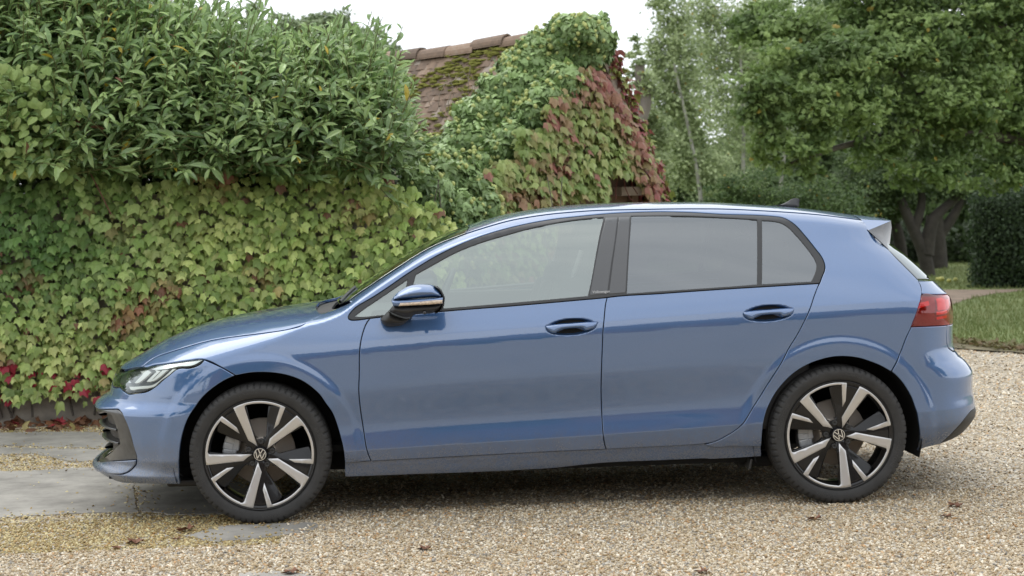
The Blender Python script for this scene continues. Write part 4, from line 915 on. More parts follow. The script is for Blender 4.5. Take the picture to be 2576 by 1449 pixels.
for sx, turn in ((-1, 0), (1, 21)):
    for sy in (-1, 1): wheel(sx, sy, turn)
# valve stem etc. on the near rear wheel
# ---------------------------------------------------------------- cabin seen through the glass
def seat(x, y):
    bm = bmesh.new()
    box(bm, (x, y, .50), (.50, .50, .14), bev=.05)
    box(bm, (x+.30, y, .80), (.13, .48, .62), rot=Matrix.Rotation(R(18), 4, 'Y'), bev=.05)
    box(bm, (x+.42, y, 1.16), (.10, .27, .17), rot=Matrix.Rotation(R(12), 4, 'Y'), bev=.04)
    for s in (-1, 1): box(bm, (x+.28, y+s*.22, .78), (.16, .07, .45), rot=Matrix.Rotation(R(18), 4, 'Y'), bev=.03)
    bm_obj('seat', bm, SEATM, car, smooth=True)
seat(-.22, -.36); seat(-.22, .36)
bm = bmesh.new(); box(bm, (.72, 0, .52), (.5, 1.2, .14), bev=.05); box(bm, (1.02, 0, .80), (.13, 1.2, .6), rot=Matrix.Rotation(R(20), 4, 'Y'), bev=.05)
for y in (-.4, .4): box(bm, (1.13, y, 1.13), (.09, .26, .14), bev=.04)
bm_obj('rear_bench', bm, SEATM, car, smooth=True)
bm = bmesh.new(); box(bm, (-.80, 0, .80), (.36, 1.35, .20), bev=.07); box(bm, (-.62, 0, .66), (.24, .28, .36), bev=.04); box(bm, (-.60, -.36, .93), (.10, .34, .09), bev=.03); bm_obj('dashboard', bm, CABIN, car, smooth=True)
bm = bmesh.new(); box(bm, (-.56, .12, .92), (.02, .30, .12), bev=.008); bm_obj('centre_screen', bm, BLACK, car)
a = np.linspace(0, 2*np.pi, 33); tilt = R(25)
pts = [(-.47+.185*math.sin(t)*math.sin(tilt), .36+.185*math.cos(t), .90+.185*math.sin(t)*math.cos(tilt)) for t in a]
tube('steering_wheel', pts, .014, CABIN, car)
bm = bmesh.new(); box(bm, (.0, 0, .31), (2.0, 1.4, .03)); bm_obj('cabin_floor', bm, MATT, car)
# headliner under the roof
A = np.array([(x, y) for x in np.linspace(-.30, 1.45, 16) for y in np.linspace(-.54, .54, 9)]); Pl = surf('top', A, False, -.03)
link('headliner', mesh_np('headliner', Pl, np.array([(i*9+j, i*9+j+1, (i+1)*9+j+1, (i+1)*9+j) for i in range(15) for j in range(8)]), [LINER]), car)
# door cards (inner side of the lower doors)
bm = bmesh.new()
for s in (-1, 1):
    bm = bmesh.new(); box(bm, (.2, s*.76, .64), (2.0, .05, .60), bev=.02); bm_obj('door_card', bm, CABIN, car)
# safety belts
for s in (-1, 1): tube('seat_belt', [(.18, s*.60, 1.18), (.10, s*.57, .95), (.0, s*.5, .6)], .012, simple('belt_grey', (.3, .3, .3), .8) if 'belt_grey' not in bpy.data.materials else bpy.data.materials['belt_grey'], car)
# maker's name on the pillar panel
V, F_ = text_np('Volkswagen', .0165, .0003)
tx0, tz0 = TXT[0]
px_ = tx0+V[:, 0]; pz_ = tz0-.004+V[:, 1]+(px_-tx0)*.02
Pp = surf('side', np.stack([px_, pz_], 1), False, .0012); Pp[:, 1] -= V[:, 2]
me = bpy.data.meshes.new('pillar_lettering'); me.from_pydata([tuple(p) for p in Pp], [], F_); me.materials.append(simple('print_white', (.55, .55, .55), .5)); link('pillar_lettering', me, doors_f[0])
# wipers
tube('wiper', [tuple(p) for p in surf('top', [(-.95, -.45), (-.93, -.1), (-.90, .3)], False, .008)], .007, TRIM, car)

# ---------------------------------------------------------------- leaves and plants
def tmpl(outline, centre, fold=.12, curl=.0):
    """leaf template in (side, along, up); fan round a centre"""
    P = [(x, y, -fold*abs(x)-curl*y*y) for x, y in outline]; V = np.array([(*centre, .03)]+P); n = len(P)
    return V, np.array([(0, i+1, (i+1) % n+1) for i in range(n)])
IVY3 = tmpl([(0, .0), (.20, -.12), (.42, -.04), (.50, .20), (.60, .56), (.36, .50), (.22, .66), (0, 1.05), (-.22, .66), (-.36, .50), (-.60, .56), (-.50, .20), (-.42, -.04), (-.20, -.12)], (0, .26), .36, .12)
IVY5 = tmpl([(0, 0), (.30, -.06), (.50, .22), (.32, .42), (.20, .66), (0, 1.0), (-.20, .66), (-.32, .42), (-.50, .22), (-.30, -.06)], (0, .3), .2, .1)
HEART = tmpl([(0, .05), (.30, -.08), (.50, .18), (.44, .48), (.22, .78), (0, 1.0), (-.22, .78), (-.44, .48), (-.50, .18), (-.30, -.08)], (0, .35), .25, .15)
def laurel_t():
    ys = [0, .22, .5, .78, 1.0]; ws = [0, .11, .14, .10, 0]; V = []
    for y, w_ in zip(ys, ws):
        z = .10*math.sin(y*2.4)-.16*y*y
        V += [(-w_, y, z+.35*w_), (0, y, z), (w_, y, z+.35*w_)]
    F_ = []
    for i in range(4):
        a = i*3
        for s in (0, 1): F_ += [(a+s, a+s+1, a+s+4), (a+s, a+s+4, a+s+3)]
    return np.array(V), np.array(F_)
LAUREL = laurel_t()
OAK = tmpl([(0, 0), (.16, .18), (.30, .36), (.18, .48), (.34, .70), (.14, .82), (0, 1.0), (-.14, .82), (-.34, .70), (-.18, .48), (-.30, .36), (-.16, .18)], (0, .5), .3, .1)
DIAM = (np.array([(0, 0, 0), (.34, .5, -.06), (0, 1, 0), (-.34, .5, -.06)], float), np.array([(0, 1, 2), (0, 2, 3)]))
def basis(nv, tip):
    n = nv/np.linalg.norm(nv, axis=1)[:, None]; d = tip-n*(tip*n).sum(1)[:, None]; d /= np.linalg.norm(d, axis=1)[:, None]+1e-9
    a = np.cross(d, n); return a, d, n
def cloud_mesh(name, T, P, nv, tip, size, tint, mat):
    V0, F0 = T; a, d, n = basis(nv, tip); s = np.broadcast_to(size, (len(P),))[:, None, None]
    V = P[:, None, :]+s*(V0[None, :, 0:1]*a[:, None]+V0[None, :, 1:2]*d[:, None]+V0[None, :, 2:3]*n[:, None])
    k = len(V0); F_ = (F0[None]+np.arange(len(P))[:, None, None]*k).reshape(-1, 3)
    return mesh_np(name, V.reshape(-1, 3), F_, [mat], smooth=False, col=np.repeat(tint, k, 0))
def leaves(parent, T, P, nv, tip, size, tint, mats, n_obj=300, score=None, name='leaf', mass='leaf_mass'):
    """the largest-showing leaves as objects of their own, the rest as one mass"""
    size = np.broadcast_to(size, (len(P),)).copy()
    sc = score if score is not None else rng.random(len(P)); order = np.argsort(-sc); pick = order[:n_obj]; rest = order[n_obj:]
    if n_obj:
        V0, F0 = T; me = mesh_np(name, V0, F0, [mats[1]], smooth=False); a, d, n = basis(nv[pick], tip[pick]); off = np.array(parent.location)
        for i, j in enumerate(pick):
            o = bpy.data.objects.new(name, me); C.objects.link(o); o.parent = parent; s = size[j]
            o.matrix_basis = Matrix(((a[i, 0]*s, d[i, 0]*s, n[i, 0]*s, P[j, 0]-off[0]), (a[i, 1]*s, d[i, 1]*s, n[i, 1]*s, P[j, 1]-off[1]), (a[i, 2]*s, d[i, 2]*s, n[i, 2]*s, P[j, 2]-off[2]), (0, 0, 0, 1)))
            o.color = (*tint[j], 1)
    if len(rest):
        o = link(mass, cloud_mesh(mass, T, P[rest]-np.array(parent.location), nv[rest], tip[rest], size[rest], tint[rest], mats[0]), parent, kind='stuff')
def vnoise(P, f, seed=0):
    """cheap smooth value noise 0..1"""
    q = P*f+seed*17.3; return .5+.25*(np.sin(q[:, 0]*1.7+1.3*np.sin(q[:, 2]*1.1+seed))+np.sin(q[:, 2]*2.3+1.7*np.sin(q[:, 0]*.9+seed*2)+q[:, 1]))
LM = {}
def lm(name, **k):
    if name not in LM: LM[name] = (leaf_mat(name, 'attr', **k), leaf_mat(name+'_single', 'obj', **k))
    return LM[name]
CREEP = lm('creeper_leaf', rough=.42, trans=.22); LAUR = lm('laurel_leaf', rough=.26, trans=.28, spec=.5); IVYM = lm('ivy_leaf', rough=.38, trans=.10); VINE = lm('vine_leaf', rough=.45, trans=.3)
TREE = lm('tree_leaf', rough=.5, trans=.3)
BARK = simple('bark', (.11, .095, .08), .9, bump=.6, bscale=25, var=.4, vscale=6)
PALEBARK = simple('birch_bark', (.34, .33, .29), .8, bump=.3, bscale=20, var=.35, vscale=5)
TWIG = simple('green_twig', (.14, .15, .05), .7); REDTWIG = simple('red_stem', (.16, .05, .04), .6)

# ---------------------------------------------------------------- ground
def gravel_mat(name, mossy=True):
    m, nt, b = new_mat(name); tc = N(nt, 'ShaderNodeTexCoord')
    v = N(nt, 'ShaderNodeTexVoronoi', Scale=75); nt.links.new(tc.outputs['Object'], v.inputs['Vector'])
    sp = N(nt, 'ShaderNodeSeparateColor'); nt.links.new(v.outputs['Color'], sp.inputs[0])
    r = ramp(nt, sp.outputs[0], [(0, (.20, .16, .11)), (.25, (.36, .29, .20)), (.5, (.46, .40, .30)), (.75, (.55, .50, .42)), (.92, (.70, .68, .63)), (1, (.24, .24, .25))])
    n = N(nt, 'ShaderNodeTexNoise', Scale=1.3, Detail=8, Roughness=.7); nt.links.new(tc.outputs['Object'], n.inputs['Vector'])
    mr = ramp(nt, n.outputs['Fac'], [(.35, (.82, .80, .76)), (.65, (1.08, 1.06, 1.02))])
    mx = N(nt, 'ShaderNodeMixRGB', blend_type='MULTIPLY'); mx.inputs[0].default_value = 1; nt.links.new(r.outputs[0], mx.inputs[1]); nt.links.new(mr.outputs[0], mx.inputs[2])
    nt.links.new(mx.outputs[0], b.inputs['Base Color']); b.inputs['Roughness'].default_value = .8
    bp = N(nt, 'ShaderNodeBump', Strength=.7, Distance=.008, invert=True); nt.links.new(v.outputs['Distance'], bp.inputs['Height']); nt.links.new(bp.outputs[0], b.inputs['Normal'])
    return m
GRAV = gravel_mat('gravel_bed')
X = np.linspace(-1, 1, 61); gx = np.sign(X)*np.abs(X)**2.6*400; gx, gy = np.meshgrid(gx, gx, indexing='ij')
V = np.stack([gx.ravel(), gy.ravel()+2, np.zeros(61*61)], 1); Q = np.array([(i*61+j, (i+1)*61+j, (i+1)*61+j+1, i*61+j+1) for i in range(60) for j in range(60)])
link('ground', mesh_np('ground', V, Q, [GRAV]), kind='structure')
def sheet(name, pts, z, mat, kind='structure', wob=.0, **k):
    L = smooth_loop([(p[0], p[1]) for p in pts], .25, ang=60)
    if area(L) < 0: L = L[::-1]
    if wob: L = L+rng.normal(0, wob, L.shape)
    res = geometry.delaunay_2d_cdt([Vector(v) for v in L], [(i, (i+1) % len(L)) for i in range(len(L))], [], 1, 1e-5)
    V = np.array([(v[0], v[1], z) for v in res[0]]); T = np.array([f for f in res[2] if len(f) == 3])
    return link(name, mesh_np(name, V, T, [mat]), kind=kind, **k)
def turf_mat():
    m, nt, b = new_mat('turf'); tc = N(nt, 'ShaderNodeTexCoord'); n = N(nt, 'ShaderNodeTexNoise', Scale=1.2, Detail=10, Roughness=.75); nt.links.new(tc.outputs['Object'], n.inputs['Vector'])
    r = ramp(nt, n.outputs['Fac'], [(.3, (.10, .135, .04)), (.55, (.16, .20, .065)), (.75, (.24, .23, .11))]); nt.links.new(r.outputs[0], b.inputs['Base Color']); b.inputs['Roughness'].default_value = .95; return m
TURF = turf_mat(); EARTH = simple('worn_earth', (.17, .145, .085), .95, bump=.5, bscale=30, var=.45, vscale=3)
g = ground
e0 = [g(2398, 862), g(2480, 872), g(2576, 878), g(2700, 890)]
lawn_edge = [(2.2, 8.3), (3.2, 7.6)]+[(p.x, p.y) for p in e0]+[(7.5, 5.2), (14, 4.2), (30, 4), (30, 80), (-45, 80), (-45, 9.0), (-4, 9.2), (0, 9)]
sheet('lawn', lawn_edge, .012, TURF)
sheet('earth_verge', [(1.8, 8.3), (3.0, 7.3)]+[(p.x-.25, p.y-.38) for p in e0]+[(7.5, 4.8), (14, 3.8), (14, 4.3), (7.5, 5.35)]+[(p.x+.1, p.y+.12) for p in e0[::-1]]+[(3.2, 7.8), (2.2, 8.5)], .016, EARTH, wob=.02)
pp = [g(2340, 733), g(2383, 732), g(2459, 732), g(2576, 730), g(2760, 722), g(2760, 728), g(2576, 735), g(2500, 742), g(2462, 750), g(2420, 760), g(2399, 769), g(2340, 775), g(2250, 770), g(2250, 738)]
sheet('garden_path', pp, .018, simple('path_gravel', (.23, .175, .13), .95, bump=.5, bscale=60, var=.35, vscale=4))
# grass
def in_region(P, poly): return in_poly(P, np.array([(p[0], p[1]) for p in poly]))
G = np.stack([rng.uniform(3.2, 12, 90000), rng.uniform(5.5, 24, 90000)], 1)
dv = np.array([CAM.x, CAM.y]); dd = G-dv; keep = (dd[:, 0]/dd[:, 1] > .21)&(dd[:, 0]/dd[:, 1] < .40) & in_region(G, lawn_edge) & ~in_region(G, pp) & (G[:, 1] > 6.2) & (rng.random(len(G)) < 9/(G[:, 1]+2)); G = G[keep]
P3 = np.column_stack([G, np.full(len(G), .01)]); n = len(P3); cs = rng.random(n)[:, None]
tint = np.array([.13, .18, .05])*(1-cs)+np.array([.26, .28, .12])*cs
GT_ = (np.array([(-.12, 0, 0), (.12, 0, 0), (.02, 1, .1)]), np.array([(0, 1, 2)]))
tipd = rng.normal(0, .35, (n, 3)); tipd[:, 2] = 1; nv = rng.normal(0, 1, (n, 3)); nv[:, 2] = .1
link('grass', cloud_mesh('grass', GT_, P3, nv, tipd, rng.uniform(.03, .07, n), tint, TREE[0]), kind='stuff')

n = 1500; q = rng.random(n); ex = np.interp(q, [0, .25, .5, .75, 1], [3.0, e0[0].x, e0[1].x, e0[2].x, 7.0]); ey = np.interp(ex, [3.0]+[p.x for p in e0], [7.4]+[p.y for p in e0])+rng.normal(-.22, .20, n)
c = rng.random((n, 1)); nvv = rng.normal(0, .6, (n, 3)); nvv[:, 2] = 1
link('leaf_litter', cloud_mesh('leaf_litter', DIAM, np.stack([ex, ey, np.full(n, .03)], 1), nvv, rng.normal(0, 1, (n, 3)), rng.uniform(.03, .08, n), np.array([.20, .13, .07])*(1-c)+np.array([.16, .17, .06])*c, TREE[0]), kind='stuff')
# paving: irregular old slabs half swallowed by the gravel
STONE = simple('paving_stone', (.33, .31, .275), .85, bump=.4, bscale=22, var=.35, vscale=3.5)
slabs = [[(-160, 1188), (60, 1186), (240, 1178), (330, 1182), (345, 1290), (180, 1294), (20, 1303), (-160, 1310)],
         [(338, 1184), (470, 1192), (640, 1228), (700, 1262), (560, 1292), (470, 1296), (353, 1288)],
         [(-160, 1092), (120, 1088), (300, 1090), (420, 1094), (430, 1116), (240, 1128), (100, 1124), (-160, 1120)],
         [(-160, 1124), (96, 1128), (232, 1132), (330, 1146), (300, 1158), (180, 1163), (90, 1142), (-160, 1148)],
         [(436, 1094), (700, 1092), (900, 1096), (900, 1120), (700, 1126), (440, 1118)],
         [(468, 1350), (560, 1326), (700, 1318), (800, 1316), (790, 1336), (640, 1358), (540, 1366)],
         [(600, 1445), (720, 1438), (790, 1452), (790, 1520), (580, 1520)],
         [(340, 1150), (560, 1160), (700, 1190), (560, 1196), (400, 1180), (300, 1172)]]
pv = empty('paving', (0, 0, 0), kind='structure'); slab_polys = []
for sl_ in slabs:
    L = smooth_loop([tuple(g(u, v))[:2] for u, v in sl_], .10, ang=50); L = L+rng.normal(0, .006, L.shape)
    if area(L) < 0: L = L[::-1]
    slab_polys.append(L); bm = bmesh.new(); f = bm.faces.new([bm.verts.new((p[0], p[1], .005)) for p in L])
    r_ = bmesh.ops.extrude_face_region(bm, geom=[f]); 
    for v in r_['geom']:
        if isinstance(v, bmesh.types.BMVert): v.co.z = -.03
    bmesh.ops.recalc_face_normals(bm, faces=bm.faces[:]); bm_obj('slab', bm, STONE, pv)
# pebbles
def ico(n_sub):
    bm = bmesh.new(); bmesh.ops.create_icosphere(bm, subdivisions=n_sub, radius=1); V = np.array([tuple(v.co) for v in bm.verts]); F_ = np.array([[v.index for v in f.verts] for f in bm.faces]); bm.free(); return V, F_
ICO1 = ico(1); OCT = (np.array([(1, 0, 0), (-1, 0, 0), (0, 1, 0), (0, -1, 0), (0, 0, 1), (0, 0, -1)], float), np.array([(0, 2, 4), (2, 1, 4), (1, 3, 4), (3, 0, 4)]))
def pebble_cloud(name, T, P, size):
    n = len(P); V0, F0 = T; k = len(V0)
    jit = 1+rng.normal(0, .16, (n, k, 1)); sc = np.stack([rng.uniform(.75, 1.25, n), rng.uniform(.6, 1.0, n), rng.uniform(.4, .75, n)], 1)
    an = rng.uniform(0, 2*np.pi, n); c, s = np.cos(an)[:, None], np.sin(an)[:, None]; V = V0[None]*jit*sc[:, None]*size[:, None, None]
    tl_ = rng.normal(0, .35, (n, 2)); V[:, :, 2] += V[:, :, 0]*tl_[:, 0:1]+V[:, :, 1]*tl_[:, 1:2]
    x = V[:, :, 0]*c-V[:, :, 1]*s; y = V[:, :, 0]*s+V[:, :, 1]*c; V = np.stack([x, y, V[:, :, 2]], 2)+P[:, None]
    pal = np.array([(.50, .42, .30), (.42, .33, .21), (.60, .53, .43), (.76, .73, .66), (.34, .25, .16), (.30, .29, .28), (.55, .36, .20), (.66, .60, .50)])
    pr = np.array([.22, .16, .22, .13, .08, .07, .04, .08]); ci = rng.choice(8, n, p=pr/pr.sum()); col = pal[ci]*rng.uniform(.82, 1.18, (n, 1))*np.array([1.05, 1.0, .90])
    m = vnoise(P, 1.6, 3)[:, None]; mossy = ((P[:, 1:2] > -1.35) & (P[:, 0:1] < -1.2)); col = np.where(mossy, col*np.array([.80, .76, .52]), col*(.93+.12*m))
    F_ = (F0[None]+np.arange(n)[:, None, None]*k).reshape(-1, 3)
    return link(name, mesh_np(name, V.reshape(-1, 3), F_, [PEB], smooth=True, col=np.repeat(col, k, 0)), kind='stuff')
PEB, ntp, bp_ = new_mat('pebble'); a_ = N(ntp, 'ShaderNodeAttribute', attribute_name='tint'); ntp.links.new(a_.outputs['Color'], bp_.inputs['Base Color']); bp_.inputs['Roughness'].default_value = .62
def scatter_ground(n, y0, y1, wide=.245):
    y = y0+(y1-y0)*rng.random(n); hw = (y-CAM.y)*(.288+.02)+.1; x = CAM.x+(y-CAM.y)*.0583+(rng.random(n)*2-1)*hw; return np.stack([x, y, np.zeros(n)], 1)
def thin(P, dens):
    on = np.zeros(len(P), bool); near = np.full(len(P), 9.)
    for L in slab_polys:
        i = in_poly(P[:, :2], L); on |= i; near[i] = dist_poly(P[i][:, :2], L)
    keep = ~on | (rng.random(len(P)) < np.where(near < .05, .18, np.where(near < .14, .05, dens)))
    P[on, 2] += .005; return P[keep]
Pn = thin(scatter_ground(78000, -2.75, -.6), .012); Pn[:, 2] += rng.uniform(-.001, .005, len(Pn)); pebble_cloud('gravel', ICO1, Pn, rng.uniform(.0035, .0088, len(Pn)))
Pn = thin(scatter_ground(62000, -.6, 3.0), .012); Pn[:, 2] += rng.uniform(0, .005, len(Pn)); pebble_cloud('gravel', OCT, Pn, rng.uniform(.005, .0095, len(Pn)))
Pn = scatter_ground(26000, 3.0, 7.2); Pn = Pn[Pn[:, 0] > 1.2]; Pn[:, 2] += .004; pebble_cloud('gravel', OCT, Pn, rng.uniform(.008, .014, len(Pn)))

# fallen leaves lying about one by one
DRY = simple('dry_leaf', (.20, .095, .055), .8, var=.35, vscale=40)
def dead_leaf(u, v, size, label, rot, crumple=1.0):
    p = g(u, v, .008); V0, F0 = IVY3; V = V0*size; r2 = np.hypot(V[:, 0], V[:, 1]-.4*size)
    V = V.copy(); V[:, 2] = .35*crumple*r2+size*.12*np.sin(V[:, 0]/size*9+V[:, 1]/size*5); c, s = math.cos(rot), math.sin(rot)
    V[:, :2] = V[:, :2] @ np.array([[c, s], [-s, c]]); V[:, 2] -= V[:, 2].min()
    top_ = V; bot = V-[0, 0, .0012]; n = len(V); Vv = np.concatenate([top_, bot]); Ff = np.concatenate([F0, F0[:, ::-1]+n])
    link('fallen_leaf', mesh_np('fallen_leaf', Vv, Ff, [DRY], smooth=False), None, p, label=label, cat='fallen leaf', group='dead leaves lying on the drive')
for a in ((478, 1336, .075, 'large curled brown leaf standing on the slab edge beside the front tyre', 1.0, 1.6), (352, 1363, .07, 'torn flat brown leaf on mossy gravel left of the front wheel', 2.2, .4), (445, 1357, .03, 'tiny russet leaf scrap below the big curled leaf', .3, 1), (298, 1377, .035, 'thin dark leaf shred on gravel at lower left', 2.7, .5),
          (1078, 1380, .05, 'reddish brown leaf on open gravel below the front door', 1.9, .8), (2056, 1308, .055, 'curled brown leaf on gravel below the rear wheel', .4, 1.4), (2412, 1272, .06, 'brown leaf on gravel right of the rear wheel', 2.0, .8), (1778, 1440, .05, 'brown leaf at the bottom edge of the gravel below the rear door', 1.2, .9), (740, 1442, .06, 'dark brown leaf at the bottom edge beside the small paving stone', .8, .5), (1205, 1192, .04, 'small brown leaf close under the sill in shadow', .8, .5), (2385, 1300, .04, 'small rusty leaf scrap on pale gravel far right', .2, .8)):
    dead_leaf(*a)

# ---------------------------------------------------------------- garden wall and its creeper
WY = 3.22
def wall_mat():
    m = simple('roughcast_wall', (.30, .27, .23), .95, bump=.9, bscale=14, var=.5, vscale=3); return m
bm = bmesh.new(); box(bm, (-5.35, WY+.14, .76), (9.4, .28, 1.52)); 
wall = bm_obj('garden_wall', bm, wall_mat(), label='long rough garden wall hidden under creeper behind the car', cat='wall', kind='structure')
cp = [(x, z) for x, z in [(0, 0)]]
wcr = empty('wall_creeper', (0, WY, 0), label='green and yellowing creeper sheet covering the garden wall behind the car', cat='climbing plant')
def field(n, x0, x1, z0, z1): return np.stack([rng.uniform(x0, x1, n), np.full(n, WY), rng.uniform(z0, z1, n)], 1)
def grid_field(x0, x1, z0, z1, sx, sz, j=.5):
    xs, zs = np.meshgrid(np.arange(x0, x1, sx), np.arange(z0, z1, sz)); xs = xs+(np.arange(xs.shape[0]) % 2)[:, None]*sx/2
    xs = xs+rng.uniform(-j, j, xs.shape)*sx; zs = zs+rng.uniform(-j, j, zs.shape)*sz; return np.stack([xs.ravel(), np.full(xs.size, WY), zs.ravel()], 1)
def creeper_tint(P, red_bias=0.0):
    n = len(P); a = vnoise(P, 2.1, 1); b = vnoise(P, 4.7, 5); r = rng.random(n)
    dark = np.array([.12, .21, .055]); mid = np.array([.31, .42, .12]); lite = np.array([.58, .63, .24]); red = np.array([.36, .17, .10]); crim = np.array([.34, .03, .05])
    t = np.clip(.02+.45*a+r*.62, 0, 1)[:, None]; c = np.where(t < .5, dark+(mid-dark)*t*2, mid+(lite-mid)*(t*2-1))
    rr = np.clip((b-.84)*3.5+rng.normal(0, .34, n)-.05+red_bias, 0, 1)[:, None]; c = c*(1-rr)+red*rr
    return c, crim
P = np.concatenate([grid_field(-5.6, -.30, .16, 1.74, .045, .042, .6), grid_field(-5.6, -.30, .22, 1.74, .058, .054, .7), grid_field(-5.6, -.30, .16, 1.74, .075, .07, .9)])
P = P[(P[:, 2] > .12+.13*vnoise(P, 3, 2)) | (rng.random(len(P)) < .25)]
P = P[P[:, 2] < 1.60-.42*np.clip((P[:, 0]+.75)/.42, 0, 1)+.14*vnoise(P, 5, 4)]
n = len(P); layer = rng.random(n)**.7; P[:, 1] -= .02+.10*layer+.10*vnoise(P, 4.3, 9)
us = 1288+4470*((P[:, 0]-CAM.x)-.0583*(P[:, 1]-CAM.y))/(P[:, 1]-CAM.y)
tint, crim = creeper_tint(P, np.clip((us-960)/500, 0, .5)*1.0+.55*np.clip(1-np.hypot(P[:, 0]+2.55, P[:, 2]-.42)/.5, 0, 1)+.75*np.clip(1-np.hypot(P[:, 0]+2.14, P[:, 2]-.88)/.16, 0, 1)+.6*np.clip(1-np.hypot((P[:, 0]+1.95)/.5, (P[:, 2]-1.66)/.10), 0, 1)+1.0*np.clip(1-np.hypot((P[:, 0]+.42)/.32, (P[:, 2]-1.2)/.42), 0, 1))
tint = tint*rng.uniform(.62, 1.28, (n, 1)); drk = np.clip((-1.9-P[:, 0])/1.2, 0, 1)[:, None]*np.clip((P[:, 2]-.7)/.5, 0, 1)[:, None]; tint = tint*(1-.30*drk)*(1+drk*np.array([-.2, .05, .05])); lime = np.clip(1.25-np.hypot((P[:, 0]+1.35)/1.1, (P[:, 2]-1.15)/.8), 0, 1)[:, None]; tint = tint*(1+.22*lime)
lowred = (P[:, 2] < .42) & (rng.random(n) < .16); tint[lowred] = crim
br = rng.random(n) < .02; tint[br] = np.array([.22, .12, .07])
nv = rng.normal(0, .34, (n, 3)); nv[:, 1] = -1; nv[:, 2] += .46; tip = rng.normal(0, .25, (n, 3)); tip[:, 2] = -1; deep = layer < .35; nv[deep] += rng.normal(0, .3, (deep.sum(), 3))
leaves(wcr, IVY3, P, nv, tip, rng.uniform(.036, .076, n)*(1+.25*(rng.random(n) < .12)), tint, CREEP, 300, score=-P[:, 1]+(np.abs(P[:, 0]+2.2) < 1.6)*.3+rng.random(n)*.02)
for k in range(26):
    x0 = rng.uniform(-4, .5); pts = [(x0, -.02, .05)]
    for i in range(8): pts.append((pts[-1][0]+rng.normal(0, .06), -.02-.01*rng.random(), pts[-1][2]+.19))
    tube('stem', pts, np.linspace(.008, .003, len(pts)), BARK, wcr, n=5)
for pts in ([g(-20, 1043), g(60, 1040), g(130, 1036), g(185, 1040), g(260, 1050)], [g(150, 1038), g(170, 1030), g(200, 1022), g(235, 1018)], [g(95, 1034), g(120, 1052), g(132, 1062)]):
    tube('root', [(p.x, p.y-WY, max(.02, .06+.05*math.sin(i*1.7))) for i, p in enumerate(pts)], .012, simple('pale_root', (.30, .26, .21), .9) if 'pale_root' not in bpy.data.materials else bpy.data.materials['pale_root'], wcr, n=6)
# leaf litter along the foot of the wall
n = 900; P = np.stack([rng.uniform(-5, 1.4, n), WY-np.abs(rng.normal(0, .18, n))-.02, rng.uniform(.008, .03, n)], 1); c = rng.random((n, 1))
tint = np.array([.26, .12, .06])*(1-c)+np.array([.15, .08, .05])*c; q = rng.random(n) < .12; tint[q] = (.36, .05, .06); q = rng.random(n) < .08; tint[q] = (.36, .30, .12)
nv = rng.normal(0, .5, (n, 3)); nv[:, 2] = 1; link('leaf_litter', cloud_mesh('leaf_litter', IVY3, P, nv, rng.normal(0, 1, (n, 3)), rng.uniform(.04, .08, n), tint, CREEP[0]), kind='stuff')

